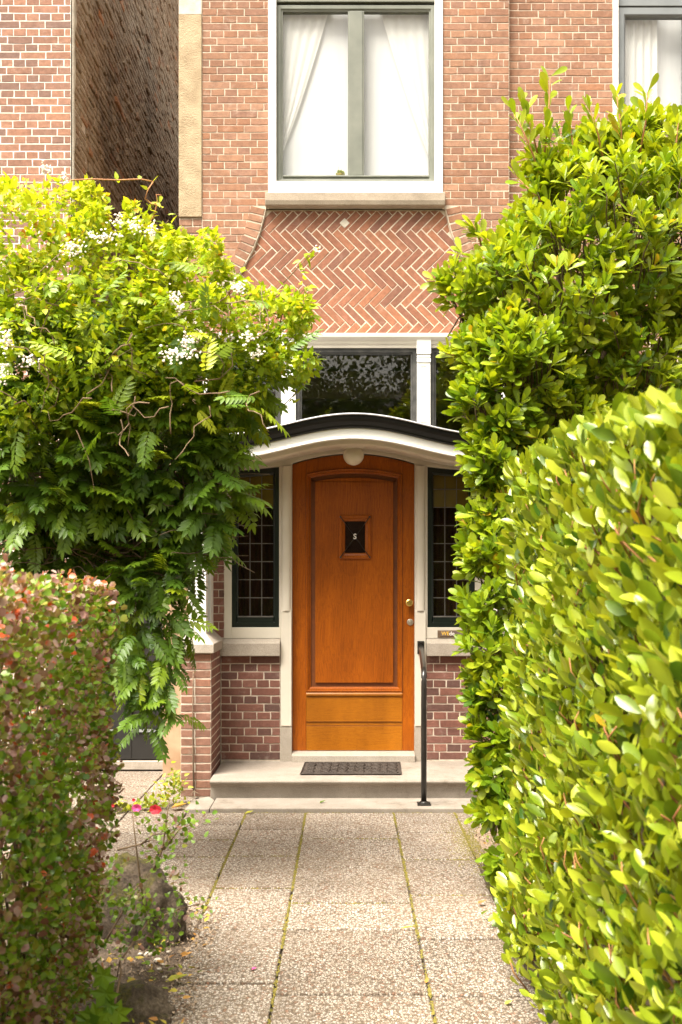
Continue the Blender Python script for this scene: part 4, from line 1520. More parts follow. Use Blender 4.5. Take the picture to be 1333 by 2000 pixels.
# gate closing the passage
gate = empty('garden_gate', (-1.85, 0.60, 0.05), 'charcoal panelled wooden gate in the passage between the houses', 'gate')
m = MB(); m.box(-2.26, -1.475, 0.615, 0.65, 0.075, 2.25); m.build('board', M['gate'], gate)
for x0, x1 in ((-2.26, -2.15), (-1.585, -1.475), (-1.93, -1.80)):
    m = MB(); m.box(x0, x1, 0.585, 0.6145, 0.075, 2.25); m.build('stile', M['gate'], gate, bevel=0.003)
for z0, z1 in ((0.075, 0.30), (1.05, 1.17), (2.13, 2.25)):
    for x0, x1 in ((-2.1495, -1.9305), (-1.7995, -1.5855)):
        m = MB(); m.box(x0, x1, 0.587, 0.6145, z0, z1); m.build('rail', M['gate'], gate, bevel=0.003)
for x0, x1 in ((-2.1495, -1.9305), (-1.7995, -1.5855)):
    m = MB(); m.extrude_x([(0.572, 0.3005), (0.6145, 0.3005), (0.6145, 0.325), (0.59, 0.325)], x0, x1); m.build('weather_bead', M['gate'], gate, bevel=0.003)
m = MB(); m.box(-2.30, -1.46, 0.56, 0.66, -0.01, 0.062)
m.build('threshold', M['stone_sill'], gate, bevel=0.004)
m = MB(); m.box(-1.4745, -1.455, 0.575, 0.66, 0.065, 2.28); m.build('jamb', M['white'], gate)
m = MB(); m.tube([(-2.19, 0.56, 1.05), (-2.11, 0.56, 1.05)], 0.008, 8); m.tube([(-2.19, 0.59, 1.05), (-2.19, 0.56, 1.05)], 0.008, 8); m.build('handle', M['black_metal'], gate)


# ------------------------------------------------------------------ leaves
def leaf_template(kind):
    """stations along the leaf: (t, half width), with a fold along the midrib and a droop; triangles"""
    if kind == 'obovate': st = [(0.22, 0.30), (0.50, 0.80), (0.74, 1.0), (0.92, 0.66)]
    elif kind == 'laurel': st = [(0.15, 0.50), (0.40, 0.95), (0.66, 0.98), (0.88, 0.55)]
    elif kind == 'ovate': st = [(0.25, 0.95), (0.6, 0.75)]
    elif kind == 'leaflet': st = [(0.30, 1.0), (0.68, 0.72)]
    elif kind == 'round': st = [(0.35, 0.9), (0.78, 0.95)]
    else: st = [(0.3, 0.9), (0.7, 0.8)]
    T, S, tris = [0.0], [0.0], []
    fold = [0.0]
    for t, wd in st:
        T += [t, t, t]; S += [-wd, 0.0, wd]; fold += [abs(wd), 0.0, abs(wd)]
    T.append(1.0); S.append(0.0); fold.append(0.0)
    tris += [(0, 2, 1), (0, 3, 2)]
    for i in range(len(st) - 1):
        a, b = 1 + 3 * i, 4 + 3 * i
        tris += [(a, a + 1, b + 1), (a, b + 1, b), (a + 1, a + 2, b + 2), (a + 1, b + 2, b + 1)]
    a = 1 + 3 * (len(st) - 1)
    e = a + 3
    tris += [(a, a + 1, e), (a + 1, a + 2, e)]
    return np.array(T), np.array(S), np.array(fold), np.array(tris)


def unit(v):
    return v / np.maximum(1e-9, np.linalg.norm(v, axis=-1, keepdims=True))


def rand_dirs(n, g=RNG):
    return unit(g.normal(size=(n, 3)))


def leaves_arrays(P, A, N, L, W, kind, fold=0.25, curl=0.15):
    """one leaf per row: base P, axis A, upper side N, length L, half width W"""
    T, S, F, tris = leaf_template(kind)
    A = unit(A)
    Sd = unit(np.cross(A, N))
    Nn = np.cross(Sd, A)
    n = len(P)
    curl = np.broadcast_to(np.asarray(curl, float), (n,))
    V = (P[:, None, :] + A[:, None, :] * (L[:, None] * T[None])[..., None] + Sd[:, None, :] * (W[:, None] * S[None])[..., None]
         + Nn[:, None, :] * (W[:, None] * F[None] * fold - (L * curl)[:, None] * (T[None] ** 2))[..., None])
    k = len(T)
    tr = (tris[None] + (np.arange(n) * k)[:, None, None]).reshape(-1, 3)
    return V.reshape(-1, 3), tr, k


def fast_mesh(name, V, Tr, tint, mat):
    me = bpy.data.meshes.new(name)
    me.vertices.add(len(V)); me.vertices.foreach_set('co', V.astype(np.float32).ravel())
    me.loops.add(len(Tr) * 3); me.loops.foreach_set('vertex_index', Tr.astype(np.int32).ravel())
    me.polygons.add(len(Tr)); me.polygons.foreach_set('loop_start', np.arange(0, len(Tr) * 3, 3, dtype=np.int32))
    try: me.polygons.foreach_set('loop_total', np.full(len(Tr), 3, dtype=np.int32))
    except Exception: pass
    me.polygons.foreach_set('use_smooth', np.ones(len(Tr), dtype=bool))
    at_ = me.attributes.new('tint', 'FLOAT', 'POINT')
    at_.data.foreach_set('value', tint.astype(np.float32))
    me.update(calc_edges=True)
    me.materials.append(mat)
    return me


def project(P):
    d = P[:, 1] - CAM_Y
    d = np.where(d < 0.05, 0.05, d)
    return 678 + P[:, 0] / d * FPX, 1130 - (P[:, 2] - CAM_Z) / d * FPX, d


def pick_front(C, L, n=300, cell=16):
    """the leaves that show largest: nearest in each small patch of the view, then the longest ones"""
    px, py, d = project(C)
    ok = (px > 2) & (px < 1331) & (py > 2) & (py < 1998)
    gx, gy = (px // cell).astype(int), (py // cell).astype(int)
    best = {}
    for i in np.nonzero(ok)[0]:
        k = (gx[i], gy[i])
        if k not in best or d[i] < d[best[k]]: best[k] = i
    idx = np.array(list(best.values()), dtype=int)
    if len(idx) == 0: return idx
    size = L[idx] / d[idx] * (1 + 0.35 * RNG.random(len(idx)))
    return idx[np.argsort(-size)[:n]]


def foliage(parent, P, A, N, L, W, tint, kind, mat, fold=0.25, curl=0.15, n_obj=300, cell=16, variants=10, stuff_name='foliage', leaf_name='leaf'):
    """300 leaves as parts of their own, the rest joined"""
    curl = np.broadcast_to(np.asarray(curl, float), (len(P),)).copy()
    A = unit(A)
    sel = pick_front(P + A * (L * 0.5)[:, None], L, n_obj, cell)
    keep = np.ones(len(P), bool); keep[sel] = False
    V, Tr, k = leaves_arrays(P[keep], A[keep], N[keep], L[keep], W[keep], kind, fold, curl[keep])
    me = fast_mesh(stuff_name, V, Tr, np.repeat(tint[keep], k), mat)
    o = place(stuff_name, me, parent)
    o['kind'] = 'stuff'
    if len(sel) == 0: return
    order = sel[np.argsort(tint[sel])]
    groups = np.array_split(order, variants)
    for g in groups:
        if len(g) == 0: continue
        tv = float(tint[g].mean())
        ww = float((W[g] / L[g]).mean())
        V, Tr, k = leaves_arrays(np.zeros((1, 3)), np.array([[0., 1, 0]]), np.array([[0., 0, 1]]), np.ones(1), np.array([ww]), kind, fold, float(curl[g].mean()))
        me = fast_mesh(leaf_name, V, Tr, np.full(k, tv), mat)
        for i in g:
            a = Vector(A[i]); s_ = a.cross(Vector(N[i])).normalized(); nn = s_.cross(a)
            mt = Matrix((( s_.x, a.x, nn.x, P[i, 0]), (s_.y, a.y, nn.y, P[i, 1]), (s_.z, a.z, nn.z, P[i, 2]), (0, 0, 0, 1))) @ Matrix.Scale(float(L[i]), 4)
            place(leaf_name, me, parent, mt)


def box_shell(n, x0, x1, y0, y1, z0, z1, depth, wts, rnd=0.12):
    """points near the faces of a clipped hedge: (face normal, point). wts: left, right, near, far, top"""
    faces = RNG.choice(5, size=n, p=np.array(wts) / sum(wts))
    u, v = RNG.random(n), RNG.random(n)
    t = RNG.exponential(depth, n)
    P = np.zeros((n, 3)); Nn = np.zeros((n, 3))
    X, Y, Z = x0 + (x1 - x0) * u, y0 + (y1 - y0) * u, z0 + (z1 - z0) * v
    for f in range(5):
        m_ = faces == f
        if f == 0: P[m_] = np.c_[x0 + t[m_], Y[m_], Z[m_]]; Nn[m_] = (-1, 0, 0)
        if f == 1: P[m_] = np.c_[x1 - t[m_], Y[m_], Z[m_]]; Nn[m_] = (1, 0, 0)
        if f == 2: P[m_] = np.c_[X[m_], y0 + t[m_], Z[m_]]; Nn[m_] = (0, -1, 0)
        if f == 3: P[m_] = np.c_[X[m_], y1 - t[m_], Z[m_]]; Nn[m_] = (0, 1, 0)
        if f == 4: P[m_] = np.c_[X[m_], y0 + (y1 - y0) * v[m_], z1 - t[m_]]; Nn[m_] = (0, 0, 1)
    # round the upper edges
    e = rnd
    for ax, lo, hi in ((0, x0, x1), (1, y0, y1)):
        near = np.minimum(P[:, ax] - lo, hi - P[:, ax])
        over = np.clip(e - near, 0, e) / e
        lim = z1 - e * (1 - np.sqrt(np.clip(1 - over ** 2, 0, 1)))
        P[:, 2] = np.minimum(P[:, 2], lim - RNG.random(n) * 0.02)
    return P, Nn


def clump(P, freq, seed, thr):
    """keeps leaves in bunches, leaving hollows between them"""
    f = freq
    v = (np.sin(P[:, 0] * f + seed) * np.sin(P[:, 2] * f * 1.15 + seed * 1.7) + np.sin((P[:, 0] - P[:, 2]) * f * 0.63 + seed * 0.6) * np.sin((P[:, 1] + P[:, 2]) * f * 0.8 + seed)
         + 0.6 * np.sin(P[:, 0] * f * 2.3 + P[:, 1] * f * 1.9 + seed) * np.sin(P[:, 2] * f * 2.1))
    return v > thr + RNG.normal(0, 0.25, len(P))


def bumps(P, amp, freq, seed=0):
    f = freq
    return amp * (np.sin(P[:, 0] * f + seed) * np.sin(P[:, 1] * f * 1.3 + seed * 2) + np.sin(P[:, 2] * f * 1.1 + seed * 3) * np.sin((P[:, 1] + P[:, 0]) * f * 0.7 + 1))


def twigs(parent, segs, mat, name='branch', stuff=False, r=0.004, n=5):
    """each branch a part of its own, or one joined part when there are many"""
    mbs = MB()
    for s_ in segs:
        rr = [r * (1 - 0.6 * i / (len(s_) - 1)) for i in range(len(s_))]
        if stuff: mbs.tube(s_, rr, n)
        else: MB().tube(s_, rr, n).build(name, mat, parent, smooth=True)
    if stuff:
        tag(mbs.build(name, mat, parent, smooth=True), kind='stuff')


# ---- right: clipped laurel hedge beside the path, close to the camera
hx0, hx1, hy0, hy1, hz1 = 0.685, 1.55, CAM_Y + 0.9, CAM_Y + 4.2, 2.06
hedge = empty('laurel_hedge', ((hx0 + hx1) / 2, (hy0 + hy1) / 2, 0), 'tall clipped laurel hedge with big glossy yellow green leaves, right of path', 'hedge')
n = 28000
P, Nn = box_shell(n, hx0, hx1, hy0, hy1, 0.06, hz1, 0.12, (6.6, 0.5, 0.5, 2.2, 3.4), 0.09)
P += Nn * (bumps(P, 0.022, 7, 1))[:, None]
P[:, 0] -= np.clip((0.9 - P[:, 2]) * 0.05, 0, 0.04)
P[:, 2] *= 0.90 + 0.10 * np.clip((P[:, 1] - hy0) / 2.2, 0, 1)
A = unit(Nn * 0.3 + rand_dirs(n) * 0.72 + np.array([-0.05, -0.1, 0.85]))
N = unit(Nn * 0.5 + rand_dirs(n) * 0.9 + np.array([0, -0.1, 0.2]))
L = RNG.triangular(0.028, 0.055, 0.095, n); W = L * RNG.uniform(0.17, 0.25, n)
tint = np.clip(RNG.normal(0.50, 0.24, n), 0.02, 0.80) + (RNG.random(n) < 0.008) * 0.4
tint = np.clip(tint, 0, 0.99)
foliage(hedge, P, A, N, L, W, tint, 'laurel', M['leaf_laurel'], 0.3, RNG.uniform(-0.02, 0.18, n), 300, 22)
segs = []
for k in range(90):
    y = random.uniform(hy0 + .1, hy1 - .1); x = hx0 + random.uniform(0.12, 0.6); z = random.uniform(0.0, 0.5)
    p = Vector((x, y, z)); s_ = [p.copy()]
    for j in range(6):
        p = p + Vector((random.uniform(-.09, .05), random.uniform(-.08, .08), random.uniform(.15, .32))); p.x = max(p.x, hx0 + 0.13); s_.append(p.copy())
    segs.append([q for q in s_ if q.z < hz1 - 0.05])
twigs(hedge, [s_ for s_ in segs if len(s_) > 2], M['bark'], 'branches', True, 0.008)
tw = MB()
for i in RNG.choice(n, 1500, replace=False):
    p_ = Vector(P[i]); a_ = Vector(A[i])
    tw.tube([p_ - a_ * 0.09 + Vector((0.05, random.uniform(-.03, .03), -0.03)), p_ - a_ * 0.03, p_ + a_ * 0.015], [0.0035, 0.003, 0.0022], 4)
tag(tw.build('leaf_stalks', M['red_stem'], hedge, smooth=True), kind='stuff')
m = MB()   # hidden box added inside the leaves to block light coming through
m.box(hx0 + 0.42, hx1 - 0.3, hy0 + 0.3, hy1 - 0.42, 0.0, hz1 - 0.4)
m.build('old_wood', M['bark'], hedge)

# ---- left: clipped barberry hedge
bx0, bx1, by0, by1, bz1 = -1.75, -0.83, CAM_Y + 1.0, CAM_Y + 3.6, 1.575
barb = empty('barberry_hedge', ((bx0 + bx1) / 2, (by0 + by1) / 2, 0), 'clipped barberry hedge with small red and green leaves, left of path', 'hedge')
n = 60000
P, Nn = box_shell(n, bx0, bx1, by0, by1, 0.10, bz1, 0.055, (0.3, 5.2, 0.3, 2.6, 2.4), 0.06)
P += Nn * (bumps(P, 0.022, 9, 2) + bumps(P, 0.012, 23, 5))[:, None]
spr = RNG.choice(n, 420)                        # sprigs that escaped the shears
who = RNG.choice(420, 5200); tt_ = RNG.random(5200) * 0.05
pk = RNG.choice(n, 5200, replace=False)
P[pk] = P[spr[who]] + unit(Nn[spr[who]] + np.array([0, 0, 0.6]) + rand_dirs(420)[who] * 0.6) * tt_[:, None] + RNG.normal(0, 0.006, (5200, 3))
cut = np.clip((0.75 - P[:, 2]) * 0.12, 0, 1)          # thinner towards the foot
P[:, 0] -= cut
P[:, 1] -= cut * 0.9
kp = clump(P, 34.0, 3.0, -0.75)
P, Nn = P[kp], Nn[kp]
n = len(P)
A = unit(Nn * 0.6 + rand_dirs(n) * 1.0 + np.array([0, 0, 0.4]))
N = unit(Nn * 0.5 + rand_dirs(n) + np.array([0, 0, 0.5]))
L = RNG.uniform(0.016, 0.032, n); W = L * RNG.uniform(0.30, 0.40, n)
patch = bumps(P, 0.14, 6.0, 4) + bumps(P, 0.13, 17.0, 9)
up = np.clip((P[:, 2] - 1.42) * 1.6, 0, 0.28)
tint = np.clip(RNG.normal(0.45, 0.23, n) + patch + up, 0.0, 0.97) + (RNG.random(n) < 0.004) * 0.3
foliage(barb, P, A, N, L, W, np.clip(tint, 0, 1), 'round', M['leaf_barberry'], 0.2, 0.05, 300, 12)
segs = []
for k in range(160):
    x = bx1 - random.uniform(0.05, 0.6); y = random.uniform(by0, by1 - 0.1); p = Vector((x, y, random.uniform(0, 0.4))); s_ = [p.copy()]
    for j in range(6):
        p = p + Vector((random.uniform(-.05, .06), random.uniform(-.06, .06), random.uniform(.10, .24))); p.x = min(p.x, bx1 - 0.13); p.y = min(p.y, by1 - 0.12); s_.append(p.copy())
    s_ = [q for q in s_ if q.z < bz1 - 0.03]
    if len(s_) > 2: segs.append(s_)
twigs(barb, segs, M['bark'], 'branches', True, 0.006)
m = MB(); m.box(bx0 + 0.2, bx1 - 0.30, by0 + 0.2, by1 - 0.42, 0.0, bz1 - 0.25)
m.build('old_wood', M['bark'], barb)  # unseen box added in the barberry to stop light passing through


# ---- blobs: crowns described as overlapping rounded masses
def blob_points(blobs, n, shell=0.30, flat=1.0, hide=0.80):
    """points in the outer shell of the union of ellipsoids (centre, radius)"""
    C = np.array([b[0] for b in blobs]); Rr = np.array([b[1] for b in blobs])
    wts = Rr ** 2 / (Rr ** 2).sum()
    out_p, out_n = [], []
    tot = 0
    while tot < n:
        k = RNG.choice(len(blobs), size=n * 2, p=wts)
        d = rand_dirs(n * 2)
        r = 1.0 - np.abs(RNG.normal(0, shell, n * 2))
        r = np.clip(r, 0.05, 1.05)
        sc = np.array([1.0, flat, 1.0])
        p = C[k] + d * sc * (Rr[k] * r)[:, None]
        q = np.linalg.norm((p[:, None, :] - C[None]) / (Rr[None, :, None] * sc), axis=2)
        q[np.arange(len(k)), k] = 9
        okk = q.min(axis=1) > hide
        out_p.append(p[okk]); out_n.append(d[okk])
        tot += okk.sum()
    return np.concatenate(out_p)[:n], np.concatenate(out_n)[:n]


def px_blobs(rows, d0):
    out = []
    for r_ in rows:
        px, py, rp = r_[:3]
        d = r_[3] if len(r_) > 3 else d0
        out.append((tuple(at(px, py, d)), rp / FPX * d))
    return out


# ---- right: tall evergreen shrub with rosettes of spoon-shaped leaves
shrub_root = (1.25, -2.0, 0)
shrub = empty('evergreen_shrub', shrub_root, 'tall evergreen shrub with rosettes of spoon shaped leaves, right of the door', 'shrub')
rows = [(1190, 520, 210, 5.9), (1090, 590, 160, 5.7), (985, 570, 85, 5.6), (915, 560, 52, 5.6), (1068, 285, 40, 5.7), (1075, 350, 40, 5.7), (1140, 420, 90, 5.8), (1160, 310, 50, 5.8), (1255, 325, 85, 6.0), (1330, 410, 160, 6.1),
        (1010, 720, 110, 5.5), (961, 690, 60, 5.5), (1180, 720, 170, 5.9), (1310, 640, 160, 6.0), (966, 800, 72, 5.4), (1060, 830, 110, 5.6), (1210, 850, 150, 6.2),
        (964, 900, 60, 5.4), (1030, 930, 80, 5.6), (968, 1000, 62, 5.4), (964, 1090, 62, 5.35), (960, 1180, 60, 5.3), (968, 1270, 62, 5.25), (974, 1350, 56, 5.2), (984, 1430, 58, 5.15), (988, 1510, 54, 5.1), (985, 1590, 50, 5.0), (1012, 1670, 46, 4.9), (1035, 1730, 40, 4.85)]
blobs = px_blobs(rows, 5.6)
P, Nn = blob_points(blobs, 4300, 0.24, 1.25)
kp = clump(P, 13.0, 2.0, -0.7)
P, Nn = P[kp], Nn[kp]
n = len(P)
axis = unit(Nn * 0.85 + np.array([0, -0.1, 0.95]) + rand_dirs(n) * 0.4)
low = P[:, 2] < 0.75
axis[low] = unit(Nn[low] + rand_dirs(low.sum()) * 0.5 + np.array([-0.2, -0.1, -0.15]))
K = 9
th = (RNG.random(n)[:, None] * 6.28 + np.arange(K)[None] * 2.4).ravel()
ax = np.repeat(axis, K, axis=0)
ref = unit(np.cross(ax, np.array([0.3, 0.5, 0.8])))
ref2 = np.cross(ax, ref)
rad = ref * np.cos(th)[:, None] + ref2 * np.sin(th)[:, None]
lev = np.tile(np.linspace(0, 1, K), n)
tilt = np.radians(64 - 50 * lev + RNG.normal(0, 10, n * K))
A = ax * np.cos(tilt)[:, None] + rad * np.sin(tilt)[:, None]
N = ax * np.sin(tilt)[:, None] - rad * np.cos(tilt)[:, None]
L = RNG.uniform(0.078, 0.128, n * K) * (1.0 - 0.25 * lev); W = L * RNG.uniform(0.16, 0.20, n * K)
PP = np.repeat(P, K, axis=0) + ax * (lev * 0.045 - 0.02)[:, None]
young = np.clip((P[:, 2] - 1.9) / 3.0, 0, 1)
tip = RNG.normal(0.46, 0.17, n) + young * 0.28
tint = np.clip(np.repeat(tip, K) + lev * 0.12 + RNG.normal(0, 0.07, n * K), 0, 0.8) + (RNG.random(n * K) < 0.012) * 0.4
foliage(shrub, PP, A, N, L, W, np.clip(tint, 0, 0.99), 'obovate', M['leaf_shrub'], 0.22, RNG.uniform(0.0, 0.16, n * K), 300, 22)
# trunk, limbs and the twigs to the rosettes
base = Vector((1.28, -1.9, 0.0))
m = MB(); m.tube([base, base + Vector((-.05, .03, .6)), base + Vector((.02, .02, 1.3)), base + Vector((.1, .1, 2.1)), base + Vector((.2, .15, 3.2))], [0.06, 0.05, 0.042, 0.032, 0.012], 9)
m.build('trunk', M['bark'], shrub, smooth=True)
for px, py, rp, d in [rows[i] for i in (1, 2, 4, 6, 8, 9, 13, 18, 21, 24, 26)]:
    c = at(px, py, d)
    st = base + Vector((0.02, 0.02, max(0.05, min(2.6, c.z * 0.55))))
    c = c + Vector((0.05, 0.18, 0))
    midp = st.lerp(c, 0.5) + Vector((0.05, 0.12, -0.08))
    m = MB(); m.tube([st, st.lerp(midp, .5), midp, midp.lerp(c, .6), c], [0.024, 0.02, 0.016, 0.012, 0.006], 7)
    m.build('limb', M['bark'], shrub, smooth=True)
tw = MB()
for i in RNG.choice(n, 900, replace=False):
    p = Vector(P[i]); a = Vector(axis[i])
    tw.tube([p - a * 0.22 + Vector((0.03, 0.03, -0.06)), p - a * 0.1, p + a * 0.02], [0.005, 0.004, 0.003], 4)
tag(tw.build('twigs', M['bark'], shrub, smooth=True), kind='stuff')
# long shoots that stick out of the crown
for (px0, py0, px1, py1) in ((1060, 330, 1075, 150), (1180, 320, 1150, 205), (1215, 300, 1205, 190), (1250, 300, 1265, 180), (1055, 340, 1002, 215), (1050, 300, 1020, 200), (1080, 420, 1008, 345), (1310, 330, 1325, 240), (930, 560, 852, 548), (960, 520, 900, 495), (990, 500, 940, 460), (1120, 330, 1110, 220), (940, 480, 925, 440), (900, 700, 870, 690)):
    a, b = at(px0, py0, 5.6), at(px1, py1, 5.55)
    m = MB(); m.tube([a, a.lerp(b, .5) + Vector((.01, 0, 0)), b], [0.006, 0.005, 0.003], 6)
    m.build('shoot', M['red_stem'], shrub, smooth=True)
    k = 16
    tt = np.linspace(0.2, 1.0, k)
    Ps = np.array([a.lerp(b, t) for t in tt])
    dv = np.array((b - a).normalized())
    Ad = unit(dv[None] * 0.9 + rand_dirs(k) * 0.75)
    foliage(shrub, Ps, Ad, unit(rand_dirs(k) * 0.5 + np.array([0, -0.6, 0.6])), RNG.uniform(.075, .12, k), RNG.uniform(.013, .021, k), RNG.uniform(.5, .97, k), 'obovate', M['leaf_shrub'], 0.22, 0.05, 16, 2, 3, stuff_name='shoot_foliage')


# ---- left: shrub with pinnate leaves
pin = empty('pinnate_shrub', (-1.7, -2.6, 0), 'large dark green shrub with feathery pinnate leaves, left of the door', 'shrub')
rows = [(70, 760, 150, 5.25), (220, 780, 150, 5.25), (340, 790, 110, 5.2), (410, 770, 70, 5.15), (470, 745, 40, 5.1), (60, 890, 110, 5.1), (180, 880, 110, 5.1), (300, 880, 100, 5.1), (375, 880, 55, 5.1), (400, 930, 36, 5.05), (60, 980, 60, 4.95), (150, 970, 50, 4.95), (260, 960, 50, 5.0), (360, 960, 45, 5.05),
        (415, 985, 38, 5.05), (425, 930, 36, 5.05), (385, 1025, 34, 5.1), (365, 1080, 30, 5.1), (50, 1070, 75, 5.3), (150, 1060, 75, 5.35), (250, 1050, 60, 5.35), (320, 1040, 40, 5.3), (300, 1400, 18, 4.95), (335, 1390, 16, 4.95), (250, 1110, 40, 5.05), (255, 1180, 34, 5.05), (330, 1150, 30, 5.0), (340, 1225, 24, 5.0), (260, 1280, 26, 5.0), (330, 1290, 22, 4.98), (265, 1385, 20, 4.95), (20, 1110, 40, 5.2), (110, 1120, 40, 5.2), (190, 1120, 40, 5.2), (320, 1110, 34, 5.0), (295, 1165, 36, 5.0), (325, 1195, 22, 5.0), (275, 1225, 30, 5.0), (315, 1255, 22, 5.0), (295, 1310, 24, 4.95), (275, 1345, 18, 4.95), (325, 1335, 12, 4.95)]
blobs = px_blobs(rows, 5.1)
ng = 2150
P, Nn = blob_points(blobs, ng, 0.25, 1.2, 0.78)


def pinnate(P, D, U, Lf, pairs=8, wfac=0.33):
    """compound leaves: P base, D direction, U up side, Lf length -> arrays of leaflets and which leaf each belongs to"""
    n = len(P); D = unit(D); S = unit(np.cross(D, U)); N = np.cross(S, D)
    PP, AA, NN, LL, own = [], [], [], [], []
    for k in range(pairs):
        t = 0.22 + 0.74 * k / (pairs - 1)
        droop = -0.20 * t ** 2
        base = P + D * (Lf * t)[:, None] + N * (Lf * droop)[:, None]
        env = 0.62 + 0.38 * math.sin(math.pi * (0.15 + 0.75 * k / (pairs - 1)))
        for sg in (-1, 1):
            a = unit(S * sg * 0.86 + D * (0.45 + 0.25 * t) + N * (-0.22 - 0.3 * t) + RNG.normal(0, .07, (n, 3)))
            PP.append(base); AA.append(a); NN.append(unit(N + D * 0.3 * t + RNG.normal(0, .12, (n, 3)))); LL.append(Lf * wfac * env * RNG.uniform(.88, 1.1, n)); own.append(np.arange(n))
    PP.append(P + D * (Lf * 0.97)[:, None] + N * (Lf * -0.19)[:, None]); AA.append(unit(D - N * 0.4)); NN.append(N); LL.append(Lf * wfac * 0.85); own.append(np.arange(n))
    return np.concatenate(PP), np.concatenate(AA), np.concatenate(NN), np.concatenate(LL), np.concatenate(own)


D = unit(Nn * 0.8 + rand_dirs(ng) * 0.85 + np.array([0.05, -0.2, -0.1]))
U = unit(np.array([0, -0.35, 0.9]) + rand_dirs(ng) * 0.55)
Lf = RNG.uniform(0.14, 0.26, ng)
Lf[P[:, 2] < 1.75] *= 0.8
hang = P[:, 2] < 1.45
D[hang] = unit(D[hang] + np.array([0.1, -0.2, -0.7]))
sel = pick_front(P + D * (Lf * 0.5)[:, None], Lf, 300, 30)
keep = np.ones(ng, bool); keep[sel] = False
hi = np.clip((P[:, 2] - 1.8) / 1.2, 0, 1)
ltint = np.clip(RNG.normal(0.42, 0.17, ng) + 0.22 * hi, 0.02, 0.98)
q = pinnate(P[keep], D[keep], U[keep], Lf[keep])
V, Tr, k = leaves_arrays(q[0], q[1], q[2], q[3], q[3] * 0.185, 'leaflet', 0.25, 0.12)
me = fast_mesh('foliage', V, Tr, np.repeat(ltint[keep][q[4]] + RNG.normal(0, .04, len(q[4])), k), M['leaf_pinnate'])
tag(place('foliage', me, pin), kind='stuff')
order = sel[np.argsort(ltint[sel])]
for g in np.array_split(order, 10):
    qq = pinnate(np.zeros((1, 3)), np.array([[0., 1, 0]]), np.array([[0., 0, 1]]), np.ones(1))
    V, Tr, k = leaves_arrays(qq[0], qq[1], qq[2], qq[3], qq[3] * 0.185, 'leaflet', 0.25, 0.12)
    # the stalk: a thin three-sided strip
    tt = np.linspace(0, 1, 6)
    rv = np.concatenate([np.c_[np.full(6, s_), tt, -0.20 * tt ** 2 + o_] for s_, o_ in ((-.008, 0), (.008, 0), (0, -.012))])
    rt = []
    for i in range(5):
        for a_, b_ in ((0, 6), (6, 12), (12, 0)):
            rt += [(a_ + i, b_ + i, b_ + i + 1), (a_ + i, b_ + i + 1, a_ + i + 1)]
    Tr = np.concatenate([Tr, np.array(rt) + len(V)]); V = np.concatenate([V, rv])
    tv = float(ltint[g].mean())
    me = fast_mesh('leaf', V, Tr, np.full(len(V), tv), M['leaf_pinnate'])
    for i in g:
        a = Vector(unit(D[i])); s_ = a.cross(Vector(U[i])).normalized(); nn = s_.cross(a)
        mt = Matrix(((s_.x, a.x, nn.x, P[i, 0]), (s_.y, a.y, nn.y, P[i, 1]), (s_.z, a.z, nn.z, P[i, 2]), (0, 0, 0, 1))) @ Matrix.Scale(float(Lf[i]), 4)
        place('leaf', me, pin, mt)
base = Vector((-1.75, -2.45, 0))
for k, (px, py, d) in enumerate(((120, 850, 5.3), (280, 800, 5.3), (420, 840, 5.2), (480, 900, 5.1), (350, 1050, 5.2), (60, 760, 5.3), (330, 1200, 5.1))):
    c = at(px, py, d); b = base + Vector((0.06 * k - 0.2, 0.04 * (k % 3), 0))
    m = MB(); m.tube([b, b.lerp(c, .35) + Vector((-.08, 0, .16)), b.lerp(c, .7) + Vector((-.03, 0, .12)), c], [0.022, 0.017, 0.012, 0.005], 7)
    m.build('stem', M['bark'], pin, smooth=True)
tw = MB()
for k in range(420):       # the tangle of bare twigs under the crown
    p = at(random.uniform(60, 400), random.uniform(900, 1130), random.uniform(4.95, 5.5)); s_ = [p]
    dv = Vector((random.uniform(-1, 1), random.uniform(-.5, .5), random.uniform(-.6, .9))).normalized()
    for j in range(5):
        dv = (dv + Vector((random.uniform(-.5, .5), random.uniform(-.5, .5), random.uniform(-.5, .5)))).normalized(); s_.append(s_[-1] + dv * random.uniform(.04, .09))
    tw.tube(s_, [0.0035, .003, .003, .0025, .002, .0015], 4)
tag(tw.build('bare_twigs', M['bark'], pin, smooth=True), kind='stuff')

# ---- left: climbing vine spread over it, yellow green with white flowers
# bright young pinnate leaves that break through the vine
nb = 60
Pb = np.array([at(random.uniform(0, 560), random.uniform(520, 850), random.uniform(4.4, 4.75)) for _ in range(nb)])
Db = unit(rand_dirs(nb) * 0.8 + np.array([0.1, -0.5, 0.1])); Ub = unit(np.array([0, -0.3, 0.9]) + rand_dirs(nb) * 0.5)
q = pinnate(Pb, Db, Ub, RNG.uniform(0.12, 0.2, nb))
V, Tr, k = leaves_arrays(q[0], q[1], q[2], q[3], q[3] * 0.185, 'leaflet', 0.25, 0.12)
me = fast_mesh('young_foliage', V, Tr, np.repeat(np.clip(RNG.normal(0.66, .18, nb), .2, 1)[q[4]], k), M['leaf_pinnate'])
tag(place('young_foliage', me, pin), kind='stuff')
vine = empty('climbing_vine', (-1.9, -2.9, 0), 'yellow green climbing vine with white flower clusters, spread over the left shrub', 'vine')
